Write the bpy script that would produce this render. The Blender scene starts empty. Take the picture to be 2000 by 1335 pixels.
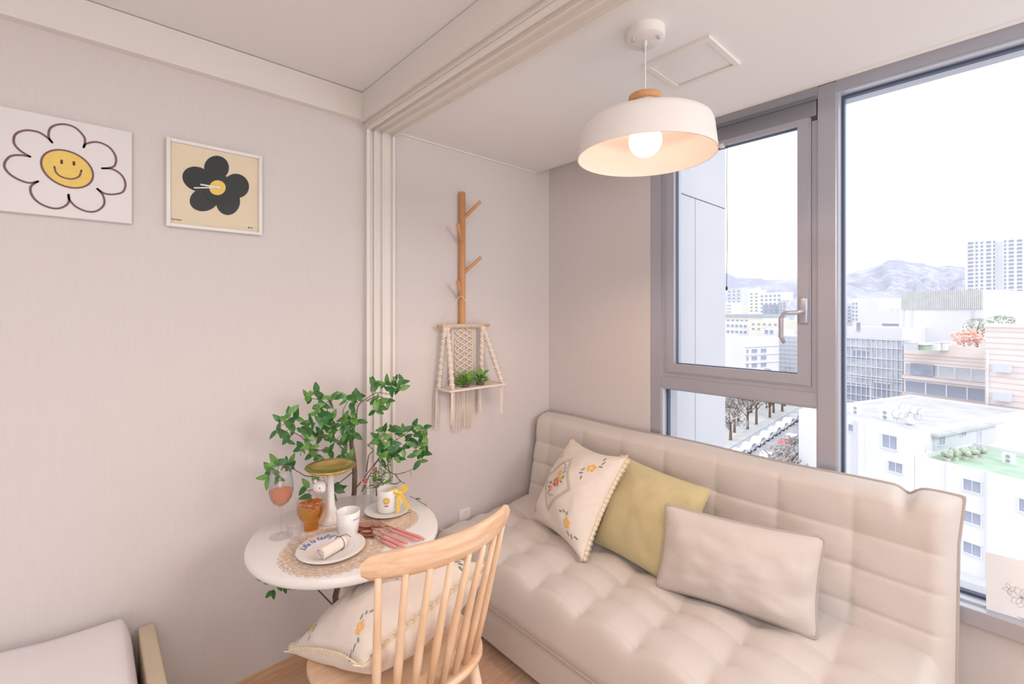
import bpy, bmesh, math, random
from mathutils import Vector, Matrix, noise
random.seed(7)
C = bpy.context.scene.collection
sc = bpy.context.scene
PI = math.pi

# ------------------------------------------------------------------ camera, world, lights, exposure
FPX, CXP, HYP, EYE = 906.0, 1000.0, 610.0, 1.382
YAW = math.radians(47.5)
FWD = Vector((math.cos(YAW), math.sin(YAW), 0)); RGT = Vector((math.sin(YAW), -math.cos(YAW), 0))
cam = bpy.data.cameras.new('camera'); camo = bpy.data.objects.new('camera', cam); C.objects.link(camo)
camo.location = (0, 0, EYE); camo.rotation_euler = (PI/2, 0, YAW - PI/2)
cam.sensor_width = 36; cam.lens = FPX/2000*36; cam.shift_y = -(667.5-HYP)/2000; cam.clip_start = .05; cam.clip_end = 9000
sc.camera = camo
sc.view_settings.view_transform = 'Standard'; sc.view_settings.look = 'None'
sc.view_settings.gamma = 1; sc.view_settings.use_curve_mapping = False
sc.view_settings.exposure = 0.08

def lin(c):
    if isinstance(c, str):
        c = [int(c[i:i+2], 16)/255 for i in (0, 2, 4)]
    return tuple(x/12.92 if x <= .04045 else ((x+.055)/1.055)**2.4 for x in c)

w = bpy.data.worlds.new('sky'); sc.world = w; w.use_nodes = True
nt = w.node_tree; bg = nt.nodes['Background']
tc = nt.nodes.new('ShaderNodeTexCoord'); mp = nt.nodes.new('ShaderNodeMapping'); mp.inputs['Scale'].default_value = (2, 2, 7)
no = nt.nodes.new('ShaderNodeTexNoise'); no.inputs['Scale'].default_value = 1.6; no.inputs['Detail'].default_value = 4
cr = nt.nodes.new('ShaderNodeValToRGB')
cr.color_ramp.elements[0].position = .3; cr.color_ramp.elements[0].color = (.90, .915, .96, 1)
cr.color_ramp.elements[1].position = .62; cr.color_ramp.elements[1].color = (.975, .975, .985, 1)
nt.links.new(tc.outputs['Generated'], mp.inputs['Vector']); nt.links.new(mp.outputs['Vector'], no.inputs['Vector'])
nt.links.new(no.outputs['Fac'], cr.inputs['Fac']); nt.links.new(cr.outputs['Color'], bg.inputs['Color'])
bg.inputs['Strength'].default_value = 1.7
sc.cycles.transparent_max_bounces = 40

def light(name, kind, loc, target, energy, color, size=None, size_y=None, angle=None):
    l = bpy.data.lights.new(name, kind); l.energy = energy; l.color = color
    o = bpy.data.objects.new(name, l); C.objects.link(o); o.location = loc
    d = Vector(target)-Vector(loc); o.rotation_euler = d.to_track_quat('-Z', 'Y').to_euler()
    if kind == 'AREA':
        l.shape = 'RECTANGLE'; l.size = size; l.size_y = size_y or size
    if angle is not None: l.angle = angle
    return o
sd = FWD*.85 - RGT*.1 + Vector((0, 0, -.75))
light('sun', 'SUN', -sd*20, (0, 0, 0), 1.2, (1, .985, .96), angle=math.radians(12))
# the ceiling lamp of the main room stands behind the camera; its light is one large soft panel
light('room_lamp_light', 'AREA', (-.55, -.15, 2.255), (-.55, -.15, 0), 8.5, (.97, .97, 1), 1.1, 1.1)
light('room_fill_light', 'AREA', (-1.0, -1.5, .9), (1.2, .9, 2.0), 21, (.97, .97, .985), 1.6, 1.2)
light('alcove_fill_light', 'AREA', (1.3, -1.6, 1.9), (1.45, 1.2, .9), 21, (.97, .97, 1), 1.0, .7)
pl = light('window_portal', 'AREA', (2.16, .2, 1.35), (0, .2, 1.35), 1, (1, 1, 1), 2.2, 1.8)
pl.data.cycles.is_portal = True

# ------------------------------------------------------------------ pixel helpers: rays of the 2000 x 1335 frame met with real planes
def P(px, py, d):
    v = (FWD + RGT*((px-CXP)/FPX))*d
    return Vector((v.x, v.y, EYE+(HYP-py)/FPX*d))
def onZ(px, py, z): return P(px, py, (EYE-z)*FPX/(py-HYP))
def onX(px, py, X):
    t = (px-CXP)/FPX; return P(px, py, X/(FWD.x+t*RGT.x))
def onY(px, py, Y):
    t = (px-CXP)/FPX; return P(px, py, Y/(FWD.y+t*RGT.y))

# ------------------------------------------------------------------ materials
def mat(name, col, rough=.6, metal=0, var=.0, vscale=30, stretch=(1, 1, 1), bump=0, bscale=200, bstretch=None, col2=None,
        spec=.5, sheen=0, emit=None, estr=0, sss=0, lo=.35, hi=.65, coat=0):
    m = bpy.data.materials.new(name); m.use_nodes = True
    nt = m.node_tree; b = nt.nodes['Principled BSDF']
    c = lin(col)
    b.inputs['Base Color'].default_value = (*c, 1); b.inputs['Roughness'].default_value = rough; b.inputs['Metallic'].default_value = metal
    b.inputs['Specular IOR Level'].default_value = spec; b.inputs['Sheen Weight'].default_value = sheen
    b.inputs['Coat Weight'].default_value = coat
    if sss: b.inputs['Subsurface Weight'].default_value = sss; b.inputs['Subsurface Radius'].default_value = (.02, .01, .01)
    if emit: b.inputs['Emission Color'].default_value = (*emit, 1); b.inputs['Emission Strength'].default_value = estr
    tc = nt.nodes.new('ShaderNodeTexCoord')
    def nz(scale, st, det=3):
        mp = nt.nodes.new('ShaderNodeMapping'); mp.inputs['Scale'].default_value = st
        n = nt.nodes.new('ShaderNodeTexNoise'); n.inputs['Scale'].default_value = scale; n.inputs['Detail'].default_value = det
        nt.links.new(tc.outputs['Object'], mp.inputs['Vector']); nt.links.new(mp.outputs['Vector'], n.inputs['Vector']); return n
    if var or col2:
        n = nz(vscale, stretch); r = nt.nodes.new('ShaderNodeValToRGB')
        c2 = lin(col2) if col2 else tuple(max(0, x*(1-var)) for x in c)
        r.color_ramp.elements[0].position = lo; r.color_ramp.elements[0].color = (*c2, 1)
        r.color_ramp.elements[1].position = hi; r.color_ramp.elements[1].color = (*c, 1)
        nt.links.new(n.outputs['Fac'], r.inputs['Fac']); nt.links.new(r.outputs['Color'], b.inputs['Base Color'])
    if bump:
        n = nz(bscale, bstretch or stretch, 2); bn = nt.nodes.new('ShaderNodeBump'); bn.inputs['Strength'].default_value = bump; bn.inputs['Distance'].default_value = .002
        nt.links.new(n.outputs['Fac'], bn.inputs['Height']); nt.links.new(bn.outputs['Normal'], b.inputs['Normal'])
    return m

def glassy(name, tint, refl=.9, rough=.0, fres=1.5, edge=None, body=0, bcol=None):
    m = bpy.data.materials.new(name); m.use_nodes = True; nt = m.node_tree
    for n in list(nt.nodes):
        if n.type == 'BSDF_PRINCIPLED': nt.nodes.remove(n)
    out = [n for n in nt.nodes if n.type == 'OUTPUT_MATERIAL'][0]
    t = nt.nodes.new('ShaderNodeBsdfTransparent'); g = nt.nodes.new('ShaderNodeBsdfGlossy'); mx = nt.nodes.new('ShaderNodeMixShader'); f = nt.nodes.new('ShaderNodeMath')
    t.inputs['Color'].default_value = (*tint, 1); g.inputs['Roughness'].default_value = rough; g.inputs['Color'].default_value = (refl, refl, refl, 1)
    lf = nt.nodes.new('ShaderNodeLayerWeight'); pw_ = nt.nodes.new('ShaderNodeMath'); pw_.operation = 'POWER'; pw_.inputs[1].default_value = 3.5
    r0 = ((fres-1)/(fres+1))**2; f.operation = 'MULTIPLY_ADD'; f.inputs[1].default_value = .75*min(1, (fres-1)*2.2); f.inputs[2].default_value = r0
    nt.links.new(lf.outputs['Facing'], pw_.inputs[0]); nt.links.new(pw_.outputs[0], f.inputs[0])
    if edge:
        lw = nt.nodes.new('ShaderNodeLayerWeight'); lw.inputs['Blend'].default_value = .35
        mc = nt.nodes.new('ShaderNodeMix'); mc.data_type = 'RGBA'; mc.inputs['A'].default_value = (*tint, 1); mc.inputs['B'].default_value = (*edge, 1)
        nt.links.new(lw.outputs['Facing'], mc.inputs['Factor']); nt.links.new(mc.outputs['Result'], t.inputs['Color'])
    nt.links.new(f.outputs[0], mx.inputs['Fac']); 
    if body:
        df = nt.nodes.new('ShaderNodeBsdfDiffuse'); df.inputs['Color'].default_value = (*lin(bcol), 1); tl = nt.nodes.new('ShaderNodeBsdfTranslucent'); tl.inputs['Color'].default_value = (*lin(bcol), 1)
        m1 = nt.nodes.new('ShaderNodeMixShader'); m1.inputs[0].default_value = .5; nt.links.new(df.outputs[0], m1.inputs[1]); nt.links.new(tl.outputs[0], m1.inputs[2])
        m2 = nt.nodes.new('ShaderNodeMixShader'); m2.inputs[0].default_value = body; nt.links.new(t.outputs[0], m2.inputs[1]); nt.links.new(m1.outputs[0], m2.inputs[2]); nt.links.new(m2.outputs[0], mx.inputs[1])
    else: nt.links.new(t.outputs[0], mx.inputs[1])
    nt.links.new(g.outputs[0], mx.inputs[2]); nt.links.new(mx.outputs[0], out.inputs['Surface'])
    return m

M = {}
M['paper'] = mat('cream wallpaper', 'ddd6d4', .85, var=.02, vscale=110, stretch=(1, 1, .12), bump=.2, bscale=260, bstretch=(1, 1, .15), spec=.2)
M['ceil'] = mat('white ceiling paper', 'f0efef', .85, bump=.12, bscale=300, spec=.2)
M['trimw'] = mat('white painted trim', 'ebe6e0', .42, spec=.4)
M['floorbase'] = mat('floor base', '8a6a50', .7)
M['plank'] = mat('oak laminate', 'dcbca4', .38, col2='cda88c', vscale=9, stretch=(1, 9, 1), spec=.4)
M['basebd'] = mat('oak baseboard', 'e0bb9a', .45, col2='d2a987', vscale=12, stretch=(1, 1, 9))
M['alu'] = mat('bronze grey aluminium', 'bbbcc6', .3, metal=.5, bump=.03, bscale=400, spec=.5)
M['cassette'] = mat('dark grey cassette aluminium', '8f9098', .4, metal=.4)
M['aludark'] = mat('dark gasket rubber', '4a5670', .5)
M['alulight'] = mat('light aluminium reveal', 'c9cbd3', .35, metal=.35)
M['pane'] = glassy('window glass', (.97, .975, .98), refl=.8, fres=1.12)
M['clad'] = mat('pale cladding panel', 'd3d5dd', .5, var=.02, vscale=3)
M['joint'] = mat('cladding joint', '8c8f9c', .8)
M['white'] = mat('glazed white ceramic', 'efebe8', .22, spec=.5)
M['matte'] = mat('matte white enamel', 'ece6e1', .5, spec=.35)
M['canvas'] = mat('white canvas cloth', 'ece8e9', .8, bump=.15, bscale=900)
M['ink'] = mat('brown painted line', '7d6164', .8)
M['yellow'] = mat('yellow print', 'f3d273', .8, var=.05, vscale=60)
M['cream'] = mat('cream clock face', 'e8dabf', .7, var=.04, vscale=12)
M['black'] = mat('black flower print', '262a2b', .45, var=.35, vscale=14)
M['ash'] = mat('pale ash wood', 'efd2b4', .42, col2='e3bd98', vscale=30, stretch=(1, 1, .08), spec=.4)
M['ashx'] = mat('pale ash wood grain along rail', 'efd2b4', .4, col2='dfb591', vscale=7, stretch=(.5, 5, 9), spec=.4)
M['peg'] = mat('orange beech wood', 'dba370', .5, col2='c98d5b', vscale=12, stretch=(1, 1, .1))
M['rope'] = mat('cotton macrame cord', 'efe3d6', .9, bump=.4, bscale=700)
M['sofa'] = mat('beige linen weave', 'dcd3cc', .92, var=.07, vscale=420, bump=.35, bscale=900, sheen=.25, spec=.15)
M['pipe'] = mat('grey linen piping', 'b9ada6', .92, bump=.3, bscale=900)
M['greyp'] = mat('light grey cushion linen', 'd8cec7', .92, var=.06, vscale=420, bump=.3, bscale=900, sheen=.2, spec=.15)
M['green'] = mat('pale olive velvet', 'cfc194', .85, var=.05, vscale=60, bump=.2, bscale=800, sheen=.35, spec=.2)
M['cotton'] = mat('ivory cotton', 'efe4da', .9, var=.03, vscale=40, bump=.25, bscale=500, spec=.15)
M['lace'] = mat('ivory crochet lace', 'f3e4cc', .9, bump=.4, bscale=900)
M['laceg'] = mat('grey lace insert', 'cfc2b8', .9, bump=.4, bscale=900)
M['duvet'] = mat('white bed cotton', 'f0eaec', .9, bump=.15, bscale=300)
M['bedwood'] = mat('cream bed board', 'dfcdb0', .5, var=.03, vscale=8)
M['leaf'] = mat('glossy ficus leaf', '437b3a', .36, col2='35693a', vscale=2.5, spec=.5)
M['leaf2'] = mat('light ficus leaf', '6f9f49', .36, col2='568c40', vscale=2.5, spec=.5)
M['pothos'] = mat('bright pothos leaf', '86b34a', .4, col2='4a8a34', vscale=50, spec=.5)
M['bark'] = mat('grey brown bark', '7d685a', .85, var=.3, vscale=60, bump=.5, bscale=150)
M['twig'] = mat('thin brown twig', '6d5a56', .8)
M['gold'] = mat('brushed gold', 'ecd08a', .25, metal=1, bump=.05, bscale=300, bstretch=(1, 1, 8))
M['copper'] = mat('rose gold steel', 'dcae9c', .35, metal=.8)
M['pinkh'] = mat('pink enamel handle', 'ea9f9a', .35)
M['doily'] = mat('tan crochet doily', 'ead3bf', .9, bump=.5, bscale=600, col2='dcc0a6', vscale=120)
M['glass'] = glassy('clear glass', (.985, .985, .99), fres=1.4, edge=(.93, .93, .95))
M['iri'] = glassy('iridescent glass', (.98, .98, .985), fres=1.4, edge=(.80, .86, .92))
M['pinkd'] = glassy('pink drink', (1, .79, .65), refl=.6, fres=1.1, body=.3, bcol='ffa884')
M['tea'] = glassy('amber tea', (.99, .80, .42), refl=.6, fres=1.1, edge=(.93, .60, .22), body=.22, bcol='f0a83e')
M['ice'] = glassy('ice cube', (.98, .86, .72), fres=1.3, edge=(.9, .6, .4), body=.3, bcol='d98a55')
M['blue'] = mat('blue ceramic print', '6f7fb8', .4)
M['script'] = mat('pale blue script', 'a9b9dc', .4)
M['rose'] = mat('pink petal', 'f6c2bd', .8, col2='f0a3a2', vscale=50)
M['ribbon'] = mat('yellow satin ribbon', 'f3cf5c', .35, sheen=.3)
M['paperw'] = mat('white paper card', 'eceaea', .8)
M['pencil'] = mat('pencil line', '9d9da3', .9)
M['orange'] = mat('orange thread', 'ee9a68', .8); M['redt'] = mat('coral thread', 'e2765c', .8)
M['ythr'] = mat('yellow thread', 'f0bd6c', .8); M['gthr'] = mat('green grey thread', '7f9488', .8); M['bthr'] = mat('blue grey thread', '8d9fb4', .8)
M['plastic'] = mat('white plastic', 'eceae8', .35)
M['bulb'] = mat('lit bulb glass', 'fff0dc', .3, emit=(1, .63, .46), estr=7)
M['lampin'] = mat('room lamp diffuser', 'ffffff', .5, emit=(1, .93, .86), estr=3)
M['tip'] = mat('dark cord tip', '3c3836', .5)

# ------------------------------------------------------------------ mesh helpers
ORG = {}
def smooth_all(me): me.polygons.foreach_set('use_smooth', [True]*len(me.polygons))
class MB:
    def __init__(s): s.v = []; s.f = []
    def add(s, vs, fs):
        n = len(s.v); s.v += [Vector(p) for p in vs]; s.f += [tuple(i+n for i in f) for f in fs]; return s
    def box(s, a, b):
        x0, y0, z0 = [min(p, q) for p, q in zip(a, b)]; x1, y1, z1 = [max(p, q) for p, q in zip(a, b)]
        return s.add([(x0, y0, z0), (x1, y0, z0), (x1, y1, z0), (x0, y1, z0), (x0, y0, z1), (x1, y0, z1), (x1, y1, z1), (x0, y1, z1)],
                     [(0, 3, 2, 1), (4, 5, 6, 7), (0, 1, 5, 4), (1, 2, 6, 5), (2, 3, 7, 6), (3, 0, 4, 7)])
    def obox(s, o, u, v, wv):            # box from a corner and three edge vectors
        o = Vector(o); p = [o, o+u, o+u+v, o+v]
        q = [a+wv for a in p]
        f = [(0, 3, 2, 1), (4, 5, 6, 7), (0, 1, 5, 4), (1, 2, 6, 5), (2, 3, 7, 6), (3, 0, 4, 7)]
        if u.cross(v).dot(wv) < 0: f = [t[::-1] for t in f]
        return s.add(p+q, f)
    def bev(s, a, b, r, up=2):           # box with chamfered edges (all)
        bm = bmesh.new(); bmesh.ops.create_cube(bm, size=1)
        ce = [(p+q)/2 for p, q in zip(a, b)]; sz = [abs(q-p) for p, q in zip(a, b)]
        for v in bm.verts: v.co = Vector([ce[i]+v.co[i]*sz[i] for i in range(3)])
        bmesh.ops.bevel(bm, geom=bm.edges[:], offset=r, segments=up, affect='EDGES', profile=.5)
        bm.verts.index_update(); s.add([v.co.copy() for v in bm.verts], [tuple(v.index for v in f.verts) for f in bm.faces]); bm.free(); return s
    def lathe(s, prof, c=(0, 0, 0), n=32, ax=None, flute=0, fn=0):
        c = Vector(c); vs = []
        for i in range(n):
            a = 2*PI*i/n
            for r, z in prof:
                k = 1+(flute*math.cos(fn*a) if fn else 0)
                vs.append(Vector((r*k*math.cos(a), r*k*math.sin(a), z)))
        if ax is not None:
            q = Vector((0, 0, 1)).rotation_difference(Vector(ax)); vs = [q @ v for v in vs]
        m = len(prof); fs = []
        for i in range(n):
            j = (i+1) % n
            for k in range(m-1): fs.append((i*m+k, j*m+k, j*m+k+1, i*m+k+1))
        if prof[0][0] > 1e-6: fs.append(tuple(i*m for i in range(n))[::-1])
        if prof[-1][0] > 1e-6: fs.append(tuple(i*m+m-1 for i in range(n)))
        return s.add([v+c for v in vs], fs)
    def shell(s, prof, c=(0, 0, 0), n=32, flute=0, fn=0):   # closed profile loop
        return s.lathe([(r, z) for r, z in prof], c, n, None, flute, fn)
    def tube(s, pts, r, n=6, closed=False):
        pts = [Vector(p) for p in pts]; m = len(pts); rr = r if isinstance(r, (list, tuple)) else [r]*m
        vs = []; prev = None
        for i, p in enumerate(pts):
            if closed: t = pts[(i+1) % m]-pts[i-1]
            else: t = pts[min(i+1, m-1)]-pts[max(i-1, 0)]
            if t.length < 1e-9: t = Vector((0, 0, 1))
            t.normalize()
            if prev is None:
                a = Vector((0, 0, 1)) if abs(t.z) < .9 else Vector((1, 0, 0)); nn = t.cross(a).normalized()
            else:
                nn = prev-t*prev.dot(t)
                if nn.length < 1e-6: nn = t.orthogonal()
                nn.normalize()
            prev = nn; bb = t.cross(nn)
            for k in range(n):
                a = 2*PI*k/n; vs.append(p+(nn*math.cos(a)+bb*math.sin(a))*rr[i])
        fs = []
        for i in range(m if closed else m-1):
            j = (i+1) % m
            for k in range(n): fs.append((i*n+k, i*n+(k+1) % n, j*n+(k+1) % n, j*n+k))
        if not closed: fs += [tuple(range(n))[::-1], tuple((m-1)*n+k for k in range(n))]
        return s.add(vs, fs)
    def ball(s, c, r, n=12, m=8, sc3=(1, 1, 1)):
        c = Vector(c); vs = [c+Vector((0, 0, r*sc3[2]))]; fs = []
        for j in range(1, m):
            th = PI*j/m
            for i in range(n):
                a = 2*PI*i/n; vs.append(c+Vector((r*sc3[0]*math.sin(th)*math.cos(a), r*sc3[1]*math.sin(th)*math.sin(a), r*sc3[2]*math.cos(th))))
        vs.append(c-Vector((0, 0, r*sc3[2])))
        for i in range(n): fs.append((0, 1+i, 1+(i+1) % n))
        for j in range(m-2):
            for i in range(n): a = 1+j*n+i; b = 1+j*n+(i+1) % n; fs.append((a, a+n, b+n, b))
        k = 1+(m-2)*n; e = len(vs)-1
        for i in range(n): fs.append((k+i, e, k+(i+1) % n))
        return s.add(vs, fs)
    def prism(s, poly, o, u, v, wv):     # polygon (2D list) in plane o,u,v extruded along wv
        n = len(poly); a = [Vector(o)+u*x+v*y for x, y in poly]; b = [p+wv for p in a]
        fs = [tuple(range(n))[::-1], tuple(range(n, 2*n))]+[(i, (i+1) % n, n+(i+1) % n, n+i) for i in range(n)]
        if u.cross(v).dot(wv) < 0: fs = [f[::-1] for f in fs]
        return s.add(a+b, fs)
    def build(s, name, m, parent=None, smooth=False, label=None, cat=None, group=None, kind=None, org=None, auto=None):
        me = bpy.data.meshes.new(name)
        og = ORG.get(parent.name, Vector()) if parent is not None else Vector(org) if org is not None else Vector()
        me.from_pydata([v-og for v in s.v], [], s.f); me.update()
        if smooth: smooth_all(me)
        if auto: 
            smooth_all(me); me.set_sharp_from_angle(angle=math.radians(auto))
        me.materials.append(M[m] if isinstance(m, str) else m)
        o = bpy.data.objects.new(name, me); C.objects.link(o)
        if parent is not None: o.parent = parent
        else: o.location = og
        ORG[o.name] = og
        return tag(o, label, cat, group, kind)
def tag(o, label=None, cat=None, group=None, kind=None):
    if label: o['label'] = label
    if cat: o['category'] = cat
    if group: o['group'] = group
    if kind: o['kind'] = kind
    return o
def thing(name, label, cat, loc, group=None):
    o = bpy.data.objects.new(name, None); C.objects.link(o); o.location = loc; o.empty_display_size = .05; ORG[o.name] = Vector(loc)
    return tag(o, label, cat, group)
def struct(name, loc=(0, 0, 0)):
    o = bpy.data.objects.new(name, None); C.objects.link(o); o.location = loc; ORG[o.name] = Vector(loc)
    o['kind'] = 'structure'; return o
def inst(me, name, parent, mw, label=None, mtl=None):   # linked copy of a mesh with a world matrix under a parent
    o = bpy.data.objects.new(name, me); C.objects.link(o); o.parent = parent
    o.matrix_basis = Matrix.Translation(-ORG[parent.name]) @ mw
    if label: o['label'] = label
    return o
def text_mesh(txt, size, bold=0, shear=0, ext=.0003):
    cu = bpy.data.curves.new('t', 'FONT'); cu.body = txt; cu.size = size; cu.offset = bold; cu.shear = shear; cu.extrude = ext; cu.align_x = 'CENTER'; cu.align_y = 'CENTER'; cu.resolution_u = 3
    o = bpy.data.objects.new('t', cu); C.objects.link(o)
    dg = bpy.context.evaluated_depsgraph_get(); me = bpy.data.meshes.new_from_object(o.evaluated_get(dg))
    vs = [v.co.copy() for v in me.vertices]; fs = [tuple(p.vertices) for p in me.polygons]
    bpy.data.objects.remove(o); bpy.data.curves.remove(cu); bpy.data.meshes.remove(me); return vs, fs
def frame_mat(o, x, y, z): return Matrix(((x.x, y.x, z.x, o.x), (x.y, y.y, z.y, o.y), (x.z, y.z, z.z, o.z), (0, 0, 0, 1)))

# ------------------------------------------------------------------ room shell
YL, XW, X0, YR = 1.89, 2.03, -2.6, -2.0       # left wall, window wall, far side and rear wall behind the camera
ZC, ZB = 2.307, 2.19                          # main ceiling, lower ceiling by the window
fl = MB().box((X0, YR, -.1), (XW+.2, YL+.15, -.012)).build('floor', 'floorbase', kind='structure')
k = 0; pw, pln = .118, .62
me_pl = {}
y = YL
while y > .45:
    y1 = y-pw; off = (k*.37) % pln; x = -.9-off
    while x < 1.36:
        xa, xb = max(x, -.6), min(x+pln, 1.40)
        if xb-xa > .05:
            MB().bev((xa+.0006, y1+.0006, -.012), (xb-.0006, y-.0006, 0), .0012, 1).build('plank', 'plank', fl)
        x += pln
    y = y1; k += 1
MB().box((X0, YR, -.012), (XW, .45-.03, -.001)).box((X0, .4, -.012), (-.6, YL, -.001)).box((1.40, .4, -.012), (XW, YL, -.001)).build('floor_boards', 'plank', fl)

MB().box((X0-.15, YL, -.1), (.93, YL+.15, 2.7)).build('wall_left', 'paper', kind='structure')
MB().box((.93, YL, -.1), (XW+.2, YL+.15, 2.7)).build('wall_alcove', 'paper', kind='structure')
MB().box((X0-.15, YR, -.1), (X0, YL, 2.7)).build('wall_rear', 'paper', kind='structure')
MB().box((X0, YR-.15, -.1), (XW+.2, YR, 2.7)).build('wall_right', 'paper', kind='structure')
WY0, WY1, WZ0, WZ1 = -1.35, 1.215, .425, 2.235    # window opening
ww = MB().box((XW, YR, -.1), (XW+.2, YL, WZ0)).box((XW, WY1, WZ0), (XW+.2, YL, 2.7)).box((XW, YR, WZ0), (XW+.2, WY0, 2.7)).box((XW, WY0, WZ1), (XW+.2, WY1, 2.7))
ww.build('wall_window', 'paper', kind='structure')
# main ceiling and the lower ceiling, which stops short of the window wall
MB().box((X0, YR, ZC), (.90, YL, ZC+.1)).build('ceiling', 'ceil', kind='structure')
ca = MB().box((.99, YR, ZB), (1.909, YL, ZB+.1)); ca.box((1.909, YR, ZB+.05), (XW, YL, ZB+.1))
ca.build('ceiling_alcove', 'ceil', kind='structure')
MB().box((1.895, YR, ZB-.004), (1.912, YL-.0, ZB+.05)).build('trim_1', 'trimw', kind='structure')
MB().box((1.005, YL-.012, ZB-.006), (1.909, YL, ZB)).build('trim_2', 'trimw', kind='structure')
# crown board along the left wall with a bead on its lower edge
MB().box((X0, YL-.03, 2.196), (.852, YL, ZC-.003)).box((X0, YL-.034, 2.190), (.852, YL, 2.199)).build('trim_3', 'trimw', kind='structure')
# header board and the grooved sliding-door head under it
hd = MB().box((.852, YR, 2.194), (.99, YL, ZC-.003)).box((.848, YR, 2.188), (.862, YL, 2.200))
hd.build('trim_4', 'trimw', kind='structure')
tr = [(.872, .884), (.905, .911), (.943, .950), (.992, 1.004)]
hh = MB().box((.872, YR, 2.170), (1.004, YL, 2.194))
for a, b in tr: hh.box((a, YR, 2.156), (b, YL-.02, 2.171))
hh.build('trim_5', 'trimw', kind='structure')
jm = MB().box((.872, YL-.016, 0), (1.004, YL, 2.17))
for a, b in tr: jm.box((a, YL-.032, 0), (b, YL-.014, 2.158))
jm.build('trim_6', 'trimw', kind='structure')
MB().box((X0, YL-.012, 0), (.87, YL, .06)).build('baseboard_left', 'basebd', kind='structure')
MB().box((1.006, YL-.012, 0), (XW, YL, .06)).build('baseboard_alcove', 'basebd', kind='structure')

# building mass above the room (the floors over this one)
bu = MB().box((X0-.15, YR-.15, 2.7), (XW+.2, YL+.15, 12)).box((X0-.15, YR-.15, -24), (XW+.2, YL+.15, -.1)).build('wall_building', 'clad', kind='structure')
# ------------------------------------------------------------------ window_1: fixed light on the right, tilting sash over a fixed light on the left
win = struct('window_1', (XW, 0, WZ0))
XF, XS, XG = 2.03, 2.058, 2.105
yl, ym1, ym0 = 1.160, .511, .452              # inner edge of left frame, mullion left and right edges
f = MB().box((XF, yl, WZ0), (2.19, 1.215, 2.235)); f.box((XF, ym1, 2.19), (2.19, yl, 2.235)); f.box((XF, WY0, 2.195), (2.19, ym0, 2.235)); f.box((XF, WY0, WZ0), (2.19, WY0+.055, 2.235))
f.build('frame', 'alu', win)
MB().bev((XF-.001, ym0, WZ0+.04), (2.19, ym1, 2.232), .0015, 1).build('mullion', 'alu', win)
MB().bev((XF+.004, ym1, 1.025), (2.19, yl, 1.077), .0015, 1).build('transom', 'alu', win)
sl = MB().bev((1.996, WY0-.05, .425), (2.19, 1.235, .475), .002, 1); sl.build('sill', 'alu', win)
# reveal strips, gaskets and panes of the two fixed lights
def glazing(y0, y1, z0, z1, name='pane'):
    r = .006
    MB().box((XG-.028, y0, z0), (XG-.006, y0+r*1.4, z1)).box((XG-.028, y1-r*1.4, z0), (XG-.006, y1, z1)).box((XG-.028, y0+r*1.4, z0), (XG-.006, y1-r*1.4, z0+r*1.4)).box((XG-.028, y0+r*1.4, z1-r*1.4), (XG-.006, y1-r*1.4, z1)).build('gasket', 'aludark', win)
    MB().box((XG-.004, y0, z0), (XG, y1, z1)).build(name, 'pane', win)
def bead(y0, y1, z0, z1, wd, xa, xb, m='alulight'):
    MB().box((xa, y0, z0), (xb, y0+wd, z1)).box((xa, y1-wd, z0), (xb, y1, z1)).box((xa, y0+wd, z0), (xb, y1-wd, z0+wd)).box((xa, y0+wd, z1-wd), (xb, y1-wd, z1)).build('glazing_bead', m, win)
bead(WY0+.055, ym0, .475, 2.195, .006, XF+.006, XG-.028); glazing(WY0+.061, ym0-.006, .481, 2.189)
bead(ym1, yl, .475, 1.025, .006, XF+.010, XG-.028); glazing(ym1+.006, yl-.006, .481, 1.019)
# sash
za, zb = 1.077, 2.19
st = MB()
def ring(mb, y0, y1, z0, z1, wd, xa, xb):
    mb.box((xa, y0, z0), (xb, y0+wd, z1)).box((xa, y1-wd, z0), (xb, y1, z1)).box((xa, y0+wd, z0), (xb, y1-wd, z0+wd)).box((xa, y0+wd, z1-wd), (xb, y1-wd, z1)); return mb
ring(st, ym1, yl, za, zb, .022, XF+.012, 2.19); ring(st, ym1+.012, yl-.012, za+.012, zb-.012, .014, XF+.022, 2.18)
st.build('sash_stop', 'alu', win)
s = ring(MB(), ym1+.023, yl-.023, za+.02, 2.150, .040, XS-.022, XS+.03)
ring(s, ym1+.030, yl-.030, za+.027, 2.143, .038, XS-.027, XS-.02)
s.build('sash', 'alu', win)
ring(MB(), ym1+.060, yl-.060, za+.057, 2.113, .007, XS-.012, XS+.012).build('sash_bead', 'alulight', win)
ring(MB(), ym1+.064, yl-.064, za+.061, 2.109, .006, XS-.004, XS+.016).build('sash_gasket', 'aludark', win)
MB().box((XS+.008, ym1+.066, za+.062), (XS+.012, yl-.066, 2.108)).build('sash_pane', 'pane', win)
# handle of the sash, on its right stile
yh = ym1+.044; hz = 1.39
h = MB().bev((XS-.044, yh-.014, hz-.05), (XS-.02, yh+.014, hz+.05), .006, 3)
ho = h.build('handle', 'alu', win, auto=40, label='grey window handle hanging down from its oblong plate')
MB().tube([(XS-.04, yh, hz), (XS-.075, yh, hz-.004), (XS-.085, yh+.012, hz-.008), (XS-.088, yh+.05, hz-.010), (XS-.088, yh+.062, hz-.03), (XS-.088, yh+.062, hz-.10), (XS-.08, yh+.054, hz-.125)], [.009, .009, .009, .008, .0085, .0085, .006], 8).build('lever', 'alu', ho, smooth=True)
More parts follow.
